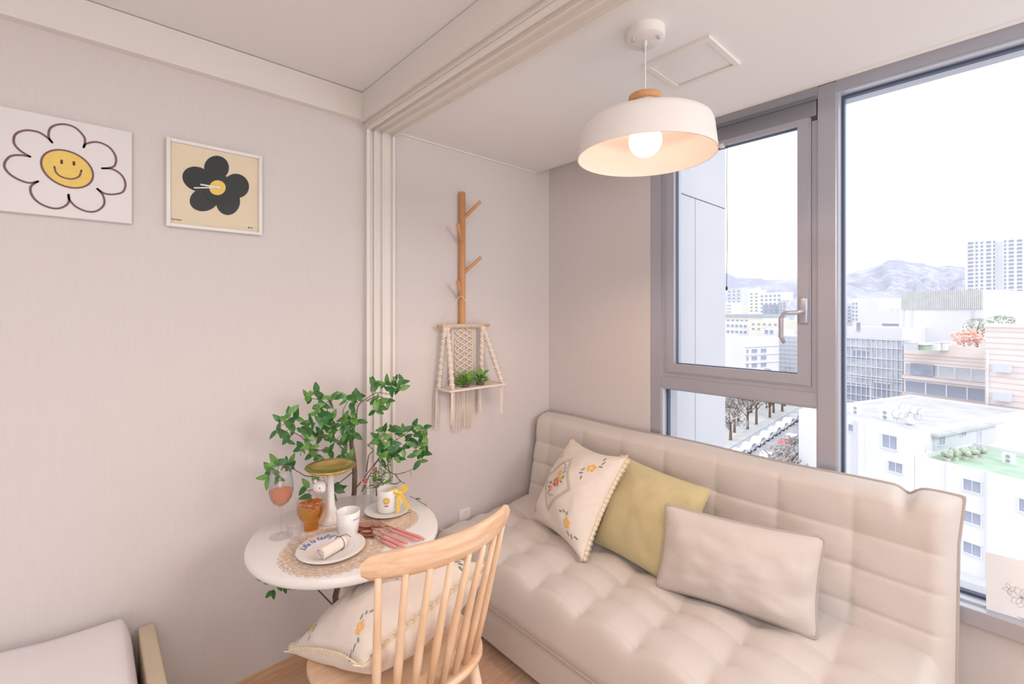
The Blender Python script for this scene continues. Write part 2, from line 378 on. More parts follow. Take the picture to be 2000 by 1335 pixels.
# screen cassette over the sash, its cord with a dark tip
cs = MB().bev((XF-.002, ym1+.002, 2.125), (XF+.05, yl-.002, 2.188), .008, 2).box((XF-.006, ym1+.002, 2.185), (XF+.02, yl-.002, 2.2))
cs.build('screen_cassette', 'cassette', win, auto=35)
MB().tube([(XF+.012, ym1+.004, 2.118), (XF+.012, yl-.004, 2.118)], .006, 8).build('pull_bar', 'aludark', win)
yc = .855
MB().bev((XF-.002, yc+.006, 2.098), (XF+.016, yc+.026, 2.116), .003, 1).build('cord_clip', 'plastic', win)
MB().tube([(XF+.012, yc-.004, 2.118), (XF+.010, yc-.004, 1.9), (XF+.010, yc-.006, 1.7), (XF+.010, yc-.003, 1.495)], .0012, 5).build('pull_cord', 'tip', win)
MB().lathe([(0, -.018), (.004, -.015), (.0045, -.004), (.002, 0)], (XF+.010, yc-.003, 1.495), 10).build('cord_tip', 'tip', win, smooth=True)

# ------------------------------------------------------------------ cladding fin of the own building, seen through the left lights
YF = 1.30
fe = onY(1417, 600, YF).x
cl = thing('cladding_wall', 'pale grey panelled outer wall standing just outside the left part of the window', 'wall', (XW+.2, YF, -4))
MB().box((XW+.2, YF+.012, -4), (fe-.004, YF+.30, 11)).build('core', 'joint', cl)
jx = onY(1358, 500, YF).x; jz = onY(1358, 387, YF).z
for z0 in (-4, jz-3.4, jz): 
    z1 = {-4: jz-3.4, jz-3.4: jz, jz: 11}[z0]
    for xa, xb in ((XW+.2, jx), (jx, fe)) if z0 != jz else ((XW+.2, fe),):
        MB().bev((xa+.003, YF, z0+.003), (xb-.003, YF+.02, z1-.003), .002, 1).build('panel', 'clad', cl)
MB().box((fe-.004, YF+.003, -4), (fe+.004, YF+.3, 11)).build('edge_panel', 'clad', cl)

# ------------------------------------------------------------------ ceiling hatch
ht = thing('access_hatch', 'white square access hatch set in the ceiling beside the pendant lamp', 'hatch', (1.445, .718, ZB))
x0, x1, y0, y1 = 1.335, 1.56, .607, .828
ring2 = MB().box((x0, y0, ZB-.008), (x1, y0+.016, ZB)).box((x0, y1-.016, ZB-.008), (x1, y1, ZB)).box((x0, y0+.016, ZB-.008), (x0+.016, y1-.016, ZB)).box((x1-.016, y0+.016, ZB-.008), (x1, y1-.016, ZB))
ring2.build('frame', 'trimw', ht); MB().box((x0+.018, y0+.018, ZB-.003), (x1-.018, y1-.018, ZB+.0)).build('panel', 'plastic', ht)

# ------------------------------------------------------------------ pendant lamp
px, py = 1.181, .723
pn = thing('pendant_lamp', 'round white pendant lamp with a wooden ring and lit globe bulb', 'lamp', (px, py, ZB))
cpz = MB().lathe([(0, -.030), (.05, -.030), (.054, -.027), (.054, 0), (0, 0)], (px, py, ZB), 40)
cn = cpz.build('canopy', 'matte', pn, auto=40)
for a in (.6, 2.7, 4.8):
    MB().lathe([(0, -.008), (.005, -.008), (.005, 0), (0, 0)], (px+.04*math.cos(a), py+.04*math.sin(a), ZB-.03), 10).build('screw', 'alulight', cn)
MB().tube([(px, py, ZB-.03), (px, py, ZB-.045)], [.006, .004], 10).tube([(px, py, ZB-.04), (px, py, 2.0)], .0025, 6).build('cord', 'plastic', pn)
MB().shell([(.028, 1.987), (.044, 1.984), (.047, 1.992), (.046, 2.002), (.040, 2.005), (.028, 2.003), (.028, 1.987)], (px, py, 0), 40).build('wooden_ring', 'peg', pn, smooth=True)
R = .193; zr = 1.827
pr = [(.012, 2.0), (.033, 1.998), (.036, 1.985), (.040, 1.965), (.055, 1.950), (.09, 1.938), (.14, 1.930), (R-.026, 1.923), (R-.014, 1.916), (R-.009, 1.903), (R, zr), (R-.003, zr), (R-.012, 1.900), (R-.017, 1.911), (R-.028, 1.918), (.14, 1.924), (.09, 1.932), (.05, 1.944), (.034, 1.958), (.012, 1.97)]
MB().shell(pr, (px, py, 0), 64).build('shade', 'matte', pn, auto=50)
MB().lathe([(.018, 1.93), (.018, 1.97)], (px, py, 0), 20).build('lamp_holder', 'plastic', pn)
bz = 1.874
MB().lathe([(0, bz-.046)]+[(.046*math.sin(t*PI/12), bz-.046*math.cos(t*PI/12)) for t in range(1, 10)]+[(.02, bz+.046), (.014, bz+.06)], (px, py, 0), 32).build('bulb', 'bulb', pn, smooth=True)

bl_ = light('bulb_light', 'SPOT', (px, py, bz-.05), (px, py, 0), 15, (1, .60, .38)); bl_.data.spot_size = math.radians(156); bl_.data.spot_blend = .4; bl_.data.shadow_soft_size = .045
# room lamp behind the camera
rl = thing('ceiling_lamp', 'square white ceiling lamp of the main room', 'lamp', (-.55, -.15, ZC))
MB().bev((-1.1, -.7, ZC-.045), (0, .4, ZC), .01, 2).build('housing', 'matte', rl); MB().box((-1.06, -.66, ZC-.049), (-.04, .36, ZC-.045)).build('diffuser', 'lampin', rl)

# ------------------------------------------------------------------ pictures on the left wall
YP = YL
def wallp(x, z, d=0): return Vector((x, 1.87-d, z))
cv = thing('canvas_picture', 'white canvas with a brown outlined daisy and a smiling yellow centre', 'picture', (-.04, YL, 1.66))
ca0, ca1 = -.184, .104
bm_ = MB().bev((ca0, 1.870, 1.659), (ca1, YL-.001, 1.945), .003, 2).build('canvas', 'canvas', cv, auto=40)
def flatpoly(mb, pts, d0, d1, plane=wallp):   # filled outline by fan around its middle
    n = len(pts); cx = sum(p[0] for p in pts)/n; cz = sum(p[1] for p in pts)/n
    vs = [plane(x, z, d1) for x, z in pts]+[plane(x, z, d0) for x, z in pts]+[plane(cx, cz, d1)]
    mb.add(vs, [(i, (i+1) % n, 2*n) for i in range(n)]+[(i, i+n, (i+1) % n+n, (i+1) % n) for i in range(n)]); return mb
def ribbon(mb, pts, wd, d0=.0002, d1=.0008, plane=wallp, closed=False):
    n = len(pts); L = []; Rr = []
    for i, p in enumerate(pts):
        a = pts[(i-1) % n] if (closed or i > 0) else p; b = pts[(i+1) % n] if (closed or i < n-1) else p
        dx, dz = b[0]-a[0], b[1]-a[1]; l = math.hypot(dx, dz) or 1
        L.append((p[0]-dz/l*wd/2, p[1]+dx/l*wd/2)); Rr.append((p[0]+dz/l*wd/2, p[1]-dx/l*wd/2))
    vs = [plane(*q, d1) for q in L]+[plane(*q, d1) for q in Rr]; m = n if closed else n-1
    mb.add(vs, [(i, (i+1) % n, n+(i+1) % n, n+i) for i in range(m)])
    if not closed:
        for e in (pts[0], pts[-1]):
            mb.add([plane(e[0]+wd/2*math.cos(t*PI/5), e[1]+wd/2*math.sin(t*PI/5), d1) for t in range(10)]+[plane(*e, d1)], [(i, (i+1) % 10, 10) for i in range(10)])
    return mb
def W1(x, y): q = onY(x/2.632, y/2.632, 1.87); return (q.x, q.z)
def arcpts(pts, n=10):      # catmull-rom through zoomed pixel points
    q = [W1(*p) for p in pts]; out = []
    for i in range(len(q)-1):
        a = q[max(i-1, 0)]; b = q[i]; c = q[i+1]; d = q[min(i+2, len(q)-1)]
        for k in range(n):
            t = k/n; out.append(tuple(.5*((2*b[j])+(-a[j]+c[j])*t+(2*a[j]-5*b[j]+4*c[j]-d[j])*t*t+(-a[j]+3*b[j]-3*c[j]+d[j])*t**3) for j in (0, 1)))
    return out+[q[-1]]
fo = MB()
for pet in [[(268, 732), (250, 700), (262, 655), (320, 638), (385, 655), (430, 700), (437, 730), (430, 757)],
            [(430, 757), (445, 738), (500, 730), (560, 755), (595, 805), (590, 850), (560, 863), (525, 865)],
            [(525, 865), (580, 870), (625, 900), (645, 945), (632, 985), (590, 998), (540, 995), (500, 970)],
            [(500, 970), (530, 1005), (535, 1050), (500, 1083), (450, 1087), (395, 1065), (360, 1030), (352, 1000)],
            [(352, 1000), (352, 1040), (320, 1066), (270, 1070), (205, 1045), (165, 1005), (158, 960), (195, 932)],
            [(195, 932), (150, 940), (90, 920), (40, 885), (22, 845), (50, 805), (100, 797), (155, 805)],
            [(155, 805), (105, 775), (72, 735), (80, 690), (130, 670), (195, 678), (240, 705), (268, 732)]]:
    ribbon(fo, arcpts(pet, 6), .0052, d1=.0010)
fo.build('daisy_outline', 'ink', cv)
el = [(345+133*math.cos(t)*1.0+12*math.sin(t), 868+95*math.sin(t)+24*math.cos(t)) for t in [2*PI*i/36 for i in range(36)]]
e2 = [W1(*p) for p in el]
flatpoly(MB(), e2, .0, .0009).build('yellow_centre', 'yellow', cv)
fc = ribbon(MB(), e2, .0048, d1=.0014, closed=True)
ribbon(fc, arcpts([(280, 857), (288, 885), (315, 908), (365, 920), (405, 908), (417, 880), (418, 876)], 5), .0044, d1=.0014)
for ex, ey in ((317, 832), (380, 840)): ribbon(fc, [W1(ex, ey-7), W1(ex, ey+7)], .0056, d1=.0014)
fc.build('smiling_face', 'ink', cv)

ck = thing('wall_clock', 'square white framed clock with a black five petalled flower on cream', 'clock', (.333, YL, 1.66))
k0, k1, c0, c1 = .190, .473, 1.664, 1.953
fr = MB()
for a, b in (((k0, 1.866, c0), (k0+.011, YL-.001, c1)), ((k1-.011, 1.866, c0), (k1, YL-.001, c1)), ((k0+.011, 1.866, c0), (k1-.011, YL-.001, c0+.011)), ((k0+.011, 1.866, c1-.011), (k1-.011, YL-.001, c1))): fr.bev(a, b, .0015, 2)
fr.build('frame', 'plastic', ck, auto=40)
MB().box((k0+.008, 1.878, c0+.008), (k1-.008, 1.885, c1-.008)).build('face', 'cream', ck)
def W2(x, y): q = onY(x/2.632, y/2.632, 1.878); return (q.x, q.z)
pl2 = lambda x, z, d=0: Vector((x, 1.878-d, z))
bf = MB()
cxz = W2(1117, 965)
for (ax_, ay_, rw, rl_, ang) in ((1113, 862, 64, 62, 0), (1015, 920, 80, 62, .35), (1050, 1025, 76, 60, -.2), (1172, 1035, 62, 70, .1), (1215, 955, 66, 62, .3)):
    pts = []
    for t in range(24):
        a = 2*PI*t/24; u, v = rw*math.cos(a), rl_*math.sin(a); pts.append(W2(ax_+u*math.cos(ang)-v*math.sin(ang)*.9, ay_+v*math.cos(ang)+u*math.sin(ang)))
    flatpoly(bf, pts, 0, .0010+.0001*len(bf.v)/100, pl2)
flatpoly(bf, [W2(1117+75*math.cos(t*PI/8), 965+75*math.sin(t*PI/8)) for t in range(16)], 0, .0022, pl2)
bf.build('black_flower', 'black', ck)
flatpoly(MB(), [W2(1117+42*math.cos(t*PI/14), 965+38*math.sin(t*PI/14)) for t in range(28)], 0, .0032, pl2).build('centre_disc', 'yellow', ck)
cz_ = pl2(*cxz)
for nm, tip, wd, dd in (('minute_hand', W2(995, 967), .004, .006), ('hour_hand', W2(1028, 950), .005, .008)):
    u = (Vector((tip[0]-cxz[0], 0, tip[1]-cxz[1]))).normalized(); L = math.hypot(tip[0]-cxz[0], tip[1]-cxz[1]); v = u.cross(Vector((0, 1, 0)))
    MB().obox(cz_+Vector((0, -dd, 0))-u*.008-v*wd/2, u*(L+.008), v*wd, Vector((0, .0012, 0))).build(nm, 'plastic', ck)
MB().lathe([(0, 0), (.004, 0), (.004, .009), (0, .009)], cz_, 12, ax=(0, -1, 0)).build('spindle_cap', 'plastic', ck)
for tx, pos, sz, ink in (('The Flower', W2(907, 1128), .0062, 'tip'), ('M W', W2(1287, 1171), .0078, 'tip')):
    vs, fs = text_mesh(tx, sz, .0001); MB().add([pl2(pos[0]+v.x, pos[1]+v.y, .0008+v.z) for v in vs], fs).build('small_print', ink, ck)

# ------------------------------------------------------------------ wall outlet, card on the sill
oc = onY(908, 1010, YL-.006)
ot = thing('wall_outlet', 'white wall socket plate low on the wall behind the dining chair', 'outlet', (oc.x, YL, oc.z))
MB().bev((oc.x-.035, YL-.008, oc.z-.045), (oc.x+.035, YL-.0005, oc.z+.045), .003, 2).build('plate', 'plastic', ot, auto=40)
for dz in (-.02, .02): MB().lathe([(0, 0), (.014, 0), (.014, .002), (.011, .001), (0, -.0)], (oc.x, YL-.0085, oc.z+dz), 20, ax=(0, -1, 0)).build('socket', 'matte', ot)

cd = thing('drawn_card', 'white card with a pale pencil drawing leaning on the window sill', 'card', (2.05, -.04, .475))
o = Vector((2.028, .066, .4755)); u = Vector((.02, -.19, 0)); v = Vector((.045, .004, .158)); nn = u.cross(v).normalized()*(-.002)
MB().obox(o, u, v, nn).build('paper', 'paperw', cd)
un, vn = u/u.length, v/v.length
front = -nn.normalized() if (-nn).dot(Vector((-1, 0, 0))) > 0 else nn.normalized()
fb = o+(nn if front.dot(nn) > 0 else Vector())
cp = lambda a, b, d=0: fb+un*a+vn*b+front*d
dr = MB()
random.seed(3)
for cx0, cz0, n_, r_ in ((.075, .06, 7, .03), (.115, .045, 5, .022), (.05, .075, 4, .016)):
    for i in range(n_):
        a = 2*PI*i/n_+random.random()*.5
        pts = [(cx0+r_*t*math.cos(a)+.3*r_*math.sin(t*PI)*math.cos(a+1.57), cz0+r_*t*math.sin(a)+.3*r_*math.sin(t*PI)*math.sin(a+1.57)) for t in [j/6 for j in range(7)]]
        ribbon(dr, pts, .0008, d1=.0004, plane=cp)
        pts = [(cx0+r_*t*math.cos(a)-.3*r_*math.sin(t*PI)*math.cos(a+1.57), cz0+r_*t*math.sin(a)-.3*r_*math.sin(t*PI)*math.sin(a+1.57)) for t in [j/6 for j in range(7)]]
        ribbon(dr, pts, .0008, d1=.0004, plane=cp)
dr.build('pencil_drawing', 'pencil', cd)

# ------------------------------------------------------------------ peg rack and macrame shelf
rk = thing('peg_rack', 'slim wooden branch-like peg rail fixed upright on the wall', 'coat rack', (1.375, YL, 1.2))
rx = onY(902.5, 600, 1.873).x; ry = 1.873
zt = onY(902, 375, ry).z
MB().lathe([(0, 1.26), (.015, 1.26), (.0165, 1.265), (.0165, zt-.006), (.013, zt), (0, zt)], (rx, ry, 0), 20).build('pole', 'peg', rk, auto=50)
def peg(a, b): MB().tube([a, Vector(a)+(Vector(b)-Vector(a))*.97, b], [.0085, .0085, .006], 10).build('peg', 'peg', rk, auto=50)
def Yp(px_, py_, Y): return onY(px_, py_, Y)
peg(Yp(907, 424, 1.865), Yp(939, 393, 1.80)); peg(Yp(908, 531, 1.865), Yp(940, 502, 1.80))
peg(Yp(901, 472, 1.86), Yp(894, 437, 1.80)); peg(Yp(901, 580, 1.86), Yp(894, 549, 1.80))

mc = thing('macrame_shelf', 'cream macrame hanging with a small wooden shelf on the lowest peg', 'wall hanging', (1.375, 1.84, 1.3))
dz_ = onY(905, 636, 1.845).z; dY = 1.845
dl, drr = onY(855, 636, dY).x, onY(955, 634, dY).x
MB().tube([(dl, dY, dz_), (drr, dY, dz_)], .0075, 12).build('dowel', 'peg', mc, auto=50)
lp = Yp(900, 580, 1.835)
MB().tube([(dl+.02, dY-.008, dz_), lp+Vector((-.012, 0, 0)), lp+Vector((0, -.004, .006)), lp+Vector((.012, 0, 0)), (drr-.035, dY-.008, dz_)], .0014, 6).build('hanging_cord', 'rope', mc)
bz_ = 1.022; bY0, bY1 = 1.745, 1.868; bx0, bx1 = onY(850, 760, bY1).x, onY(975, 760, 1.80).x
sb = MB().bev((bx0, bY0, bz_-.006), (bx1, bY1, bz_+.004), .002, 1); sb.build('shelf_board', 'rope', mc, label='cream shelf board')
def rope(a, b, r=.0072, pitch=.030, sag=0):
    a, b = Vector(a), Vector(b); L = (b-a).length; n = int(L/pitch*8); u = (b-a).normalized(); e1 = u.orthogonal().normalized(); e2_ = u.cross(e1)
    mb = MB()
    for ph in (0, PI):
        mb.tube([a+u*(L*i/n)+(e1*math.cos(2*PI*i/8+ph)+e2_*math.sin(2*PI*i/8+ph))*r*.75 for i in range(n+1)], [r*(1+.25*math.sin(2*PI*i/8)) for i in range(n+1)], 5)
    return mb
for (ax0, bxx, byy) in ((dl+.045, bx0+.012, bY1-.012), (dl+.055, bx0+.018, bY0+.008), (drr-.045, bx1-.075, bY1-.012), (drr-.04, bx1-.018, bY0+.012)):
    if ax0 == dl+.045: ax0 = dl+.04
    rope((ax0, dY, dz_-.006), (bxx, byy, bz_+.004)).build('twisted_rope', 'rope', mc, smooth=True)
# knotted wraps on the dowel
wr = MB()
for i in range(26):
    x = dl+.028+(drr-.05-dl-.028)*i/25
    wr.shell([(.0078, -.0025), (.0105, -.002), (.0105, .002), (.0078, .0025), (.0078, -.0025)], (0, 0, 0), 10)
    m_ = Matrix.Translation((x, dY, dz_)) @ Matrix.Rotation(PI/2, 4, 'Y')
    for j in range(len(wr.v)-50, len(wr.v)): wr.v[j] = m_ @ wr.v[j]
wr.build('knot_row', 'rope', mc, smooth=True)
# knotwork panel: crossing cords in diamonds over a thin backing of hanging strands
kx0, kx1 = onY(882, 680, 1.855).x, onY(929, 680, 1.855).x
kn = MB(); kz0 = bz_+.03
for i in range(26):
    x = kx0+(kx1-kx0)*i/25; kn.tube([(x, 1.858, dz_-.006), (x+.002*math.sin(i*2.1), 1.860, (dz_+kz0)/2), (x, 1.858, kz0-.02)], .0026, 5)
H_ = dz_-kz0
for k in range(-6, 9):
    for sgn in (1, -1):
        pts = []
        for j in range(9):
            t = j/8; x = (kx0+kx1)/2+sgn*((kx1-kx0)*(t-.5)); z = dz_-.01-(k+.5)*H_/9-(t-.5)*sgn*0-.5*(kx1-kx0)*t*1.1
            if kz0 < z < dz_-.006 and (abs(x-(kx0+kx1)/2) < (kx1-kx0)*.5): pts.append(Vector((x, 1.852-.002*((j+k) % 2), z)))
        if len(pts) > 2: kn.tube(pts, .0032, 5)
kn.build('knotwork', 'rope', mc, smooth=True, kind='stuff')
# fringes
random.seed(11)
def fringe(xa, xb, Yc, z0, L, n, spread=.004):
    mb = MB()
    for i in range(n):
        x = xa+(xb-xa)*(i+.5)/n+random.uniform(-1, 1)*.001; l = L*random.uniform(.86, 1.04); dx = random.uniform(-1, 1)*spread; yy = Yc+random.uniform(-1, 1)*.004
        mb.tube([(x, yy, z0), (x+dx*.4, yy, z0-l*.5), (x+dx, yy+.002, z0-l)], [.0024, .0025, .0018], 5)
    return mb
fringe(kx0+.01, kx1-.005, 1.862, bz_-.006, .215, 26).build('long_fringe', 'rope', mc, kind='stuff')
for xx, yy, L in ((bx0+.004, bY1-.01, .18), (bx0+.02, bY0+.01, .15), (bx1-.078, bY1-.01, .15), (bx1-.02, bY0+.015, .15)):
    fringe(xx-.008, xx+.008, yy, bz_-.006, L, 6).build('corner_tassel', 'rope', mc, kind='stuff')

# leaf templates
def leaf_mesh(name, m, L=1.0, Wd=.5, fold=.12, curl=.12, tip=1.0, seg=6):
    vs = []; fs = []
    for i in range(seg+1):
        t = i/seg; wv = Wd/2*(math.sin(PI*t**.78)**.9 if 0 < t < 1 else 0); z = -curl*t*t*L
        x = t*L
        vs += [(x, -wv, z+fold*wv), (x, 0, z), (x, wv, z+fold*wv)]
    for i in range(seg):
        a = 3*i
        fs += [(a, a+3, a+4, a+1), (a+1, a+4, a+5, a+2)]
    me = bpy.data.meshes.new(name); me.from_pydata(vs, [], fs); me.update(); smooth_all(me); me.materials.append(M[m]); return me
def place_leaf(me, parent, base, dirv, up, size, lab=None):
    x = Vector(dirv).normalized(); z = (Vector(up)-x*x.dot(Vector(up)))
    if z.length < 1e-4: z = x.orthogonal()
    z.normalize(); y = z.cross(x)
    return inst(me, 'leaf', parent, frame_mat(Vector(base), x*size, y*size, z*size), lab)
LP = leaf_mesh('pothos_leaf', 'pothos', 1, .72, .25, .35)
random.seed(5)
for nm, cx_, lab in (('potted_pothos', 899+10, 'small bright green leafy sprig on the left of the macrame shelf'), ('potted_pothos', 938, 'small bright green leafy sprig on the right of the macrame shelf')):
    b = onY(cx_, 753, 1.79); b.z = bz_+.004
    p = thing(nm, lab, 'plant', b, 'leafy sprigs on the macrame shelf')
    MB().lathe([(0, .0), (.018, .0), (.020, .012), (0, .014)], b, 16).build('base', 'twig', p, smooth=True)
    for i in range(26):
        a = random.uniform(0, 2*PI); e = random.uniform(.0, 1.2); hgt = random.uniform(.012, .055)
        q = b+Vector((math.cos(a)*.026*random.random(), math.sin(a)*.016*random.random(), hgt))
        place_leaf(LP, p, q, (math.cos(a)*math.cos(e), math.sin(a)*math.cos(e)*.7-.15, math.sin(e)), (0, -.5, 1), random.uniform(.024, .038))
    st_ = MB()
    for i in range(6): a = i*1.05; st_.tube([b+Vector((0, 0, .01)), b+Vector((math.cos(a)*.02, math.sin(a)*.012, .045))], .0015, 4)
    st_.build('stems', 'twig', p)
# ------------------------------------------------------------------ sofa
def profile(L, r, n_arc, n_flat):     # (position, edge factor) from one side to the other
    out = [(r*(1-math.cos(i/n_arc*PI/2)), math.sin(i/n_arc*PI/2)) for i in range(n_arc)]
    out += [(r+(L-2*r)*i/n_flat, 1.0) for i in range(n_flat+1)]
    out += [(L-r*(1-math.cos(i/n_arc*PI/2)), math.sin(i/n_arc*PI/2)) for i in range(n_arc-1, -1, -1)]
    return out
def puff_box(o, ax, ay, an, lx, ly, h, fn, rx=.05, ry=.05, nfx=60, nfy=120, warp=None):
    o = Vector(o); PX = profile(lx, rx, 7, nfx); PY = profile(ly, ry, 7, nfy); vs = []; fs = []; m = len(PY)
    for (x, ex) in PX:
        for (y, ey) in PY:
            k = ex*ey; hh = h*k+fn(x, y)*min(1, k*k)
            p = o+ax*x+ay*y+an*hh
            if warp: p = warp(p, x, y, hh)
            vs.append(p)
    n = len(PX)
    for i in range(n-1):
        for j in range(m-1): fs.append((i*m+j, (i+1)*m+j, (i+1)*m+j+1, i*m+j+1))
    mb = MB()
    if ax.cross(ay).dot(an) < 0: fs = [f[::-1] for f in fs]
    mb.add(vs, fs)
    border = [j for j in range(m)]+[i*m+m-1 for i in range(1, n)]+[(n-1)*m+j for j in range(m-2, -1, -1)]+[i*m for i in range(n-2, 0, -1)]
    mb.f.append(tuple(border) if ax.cross(ay).dot(an) > 0 else tuple(border[::-1]))
    return mb, [mb.v[i].copy() for i in border]
X_, Y_, Z_ = Vector((1, 0, 0)), Vector((0, 1, 0)), Vector((0, 0, 1))
SY0, SY1 = .125, 1.872
sf = thing('sofa', 'beige linen sofa bed with tufted seat and back under the window', 'sofa', (1.5, 1.0, 0))
SX0, SX1 = 1.185, 1.86
rows = [.07, .20, .325, .445]                 # seat tuft rows measured from the front edge
rows = [r+.0 for r in (.065, .195, .315, .44)]
cols = [.245+.213*k for k in range(8)]
def creased(x, y, rws, cls, A, B, Cc, sx=.035, sy=.03, sp=.055):
    dr_ = min(abs(x-r) for r in rws); dc = min(abs(y-c) for c in cls)
    dt = math.hypot(dr_*.9, dc)
    h = A*(1-math.exp(-dr_/sx)) + B*(1-math.exp(-dt/sp)) + Cc*(1-math.exp(-dc/sy)) - (A+B+Cc)
    return h + .002*noise.noise(Vector((x*14, y*14, 3)))
seatf = lambda x, y: creased(x, y, rows, cols, .010, .028, .006)+.012
mb, bd = puff_box((SX0, SY0, .205), X_, Y_, Z_, SX1-SX0, SY1-SY0, .172, seatf, .055, .06, 90, 230)
seat = mb.build('seat_cushion', 'sofa', sf, smooth=True)
MB().tube([p+Vector((0, 0, .002)) for p in bd[::2]], .0055, 8, True).build('piping', 'pipe', seat, smooth=True)
for r in rows:
    for c in cols:
        MB().lathe([(0, .004), (.007, .0025), (.010, -.002), (0, -.004)], (SX0+r, SY0+c, .205+.172+seatf(r, c)), 10).build('tuft_button', 'sofa', seat, smooth=True)
MB().bev((SX0+.025, SY0+.02, .028), (SX1-.03, SY1-.02, .206), .014, 3).build('base', 'sofa', sf, auto=60)
for a, b in ((SX0+.09, SY0+.12), (SX0+.09, SY1-.12), (SX1-.1, SY0+.12), (SX1-.1, SY1-.12)): MB().lathe([(0, 0), (.02, 0), (.024, .03), (0, .03)], (a, b, 0), 16).build('foot', 'tip', sf)
# back: local x runs up the lean, an faces the room
LB = Vector((1.905, 0, .30)); LT = Vector((2.005, 0, .80)); ub = (LT-LB).normalized(); LB = LB-ub*.13; lb = (LT-LB).length; nb = Vector((-ub.z, 0, ub.x))
brow = [.14, .25, .365, .475]; bcol = [.245+.2275*k for k in range(7)]
def backf(x, y):
    e = creased(x, y, brow, bcol, .0070, .013, .0040, .008, .010, .045)
    t = max(0, (x-.49)/.15)
    return e+.006+.010*math.sin(min(1, t)*PI)
def backwarp(p, x, y, hh):
    t = max(0, min(1, (x-(lb-.13))/.13)); yy = y
    for c, sg in ((.118, 1),):
        d = (yy-c)*sg
        dz = -.020*math.exp(-(d/.020)**2)*t + .010*t*(1/(1+math.exp((d+.03)/.012)))
        if (sg == 1 and yy < .5) or (sg == -1 and yy > 1.4):
            p = p+ub*dz
            p = p+nb*(-.016*math.exp(-(d/.022)**2)*t*t)
    w_ = .010*math.sin(yy*9)*.3*t
    ed = 1-min(1, y/.06)
    return p+ub*w_-Vector((0, .012*ed*t, 0))
mb, bd = puff_box(LB+Y_*SY0, ub, Y_, nb, lb, SY1-SY0, .112, backf, .05, .05, 110, 230, backwarp)
back = mb.build('backrest', 'sofa', sf, smooth=True)
off = nb*.004
MB().tube([p+nb*.010 for p in bd[::2]], .0062, 8, True).build('piping', 'pipe', back, smooth=True)
bk = MB(); 
for i in range(0): pass
MB().obox(LB+Y_*(SY0+.03)-nb*.012+ub*.03, ub*(lb-.06), Y_*(SY1-SY0-.06), nb*.02).build('back_panel', 'pipe', back)
for r in brow[1:]:
    for c in bcol:
        p = LB+ub*r+Y_*(SY0+c)+nb*(.112+backf(r, c)-.001)
        MB().lathe([(0, .003), (.005, .002), (.007, -.002), (0, -.003)], p, 8, ax=nb).build('tuft_button', 'sofa', back, smooth=True)

# ------------------------------------------------------------------ cushions
def pillow_fn(bl, br, tr, tl, T, pinch=.06, pinv=.06, p=.42, wr=.004, seed=0, cr=0):
    bl, br, tr, tl = map(Vector, (bl, br, tr, tl))
    n = (br-bl+tr-tl).cross(tl-bl+tr-br).normalized()
    def S(u, v, side=1, off=0):
        u0, v0 = u, v
        if cr and abs(u) > 1-cr and abs(v) > 1-cr:
            a_, b_ = (abs(u)-1+cr)/cr, (abs(v)-1+cr)/cr; f_ = max(a_, b_)/math.hypot(a_, b_)
            u0 = math.copysign(1-cr+cr*a_*f_, u); v0 = math.copysign(1-cr+cr*b_*f_, v)
        uu = u0*(1-pinch*(1-v*v)*1.0); vv = v0*(1-pinv*(1-u*u))
        a, b = (uu+1)/2, (vv+1)/2
        q = bl*(1-a)*(1-b)+br*a*(1-b)+tr*a*b+tl*(1-a)*b
        k = (max(0, 1-u*u)*max(0, 1-v*v))**p
        wv = wr*noise.noise(Vector((u*2.2+seed, v*2.2, side*3.0)))*3+wr*.5*noise.noise(Vector((u*7+seed, v*5, side)))
        return q+n*(side*(T/2*k+off)+wv*min(1, k*1.5)*1.0)
    return S, n
def cushion(root, S, mtl, N=56, pipe=None, piper=.005, cname='cover'):
    g = [math.sin(PI/2*(2*i/N-1)) for i in range(N+1)]; mb = MB()
    vs = []; idx = {}
    for sd_ in (1, -1):
        for i, u in enumerate(g):
            for j, v in enumerate(g):
                edge = i in (0, N) or j in (0, N)
                if sd_ == -1 and edge: idx[(sd_, i, j)] = idx[(1, i, j)]; continue
                idx[(sd_, i, j)] = len(vs); vs.append(S(u, v, sd_))
    fs = []
    for sd_ in (1, -1):
        for i in range(N):
            for j in range(N):
                q = (idx[(sd_, i, j)], idx[(sd_, i+1, j)], idx[(sd_, i+1, j+1)], idx[(sd_, i, j+1)])
                fs.append(q if sd_ == 1 else q[::-1])
    mb.add(vs, fs); cv_ = mb.build(cname, mtl, root, smooth=True)
    if pipe:
        b = [S(u, -1) for u in g]+[S(1, v) for v in g[1:]]+[S(u, 1) for u in g[::-1][1:]]+[S(-1, v) for v in g[::-1][1:-1]]
        MB().tube(b, piper, 8, True).build('piping', pipe, root, smooth=True)
    return cv_
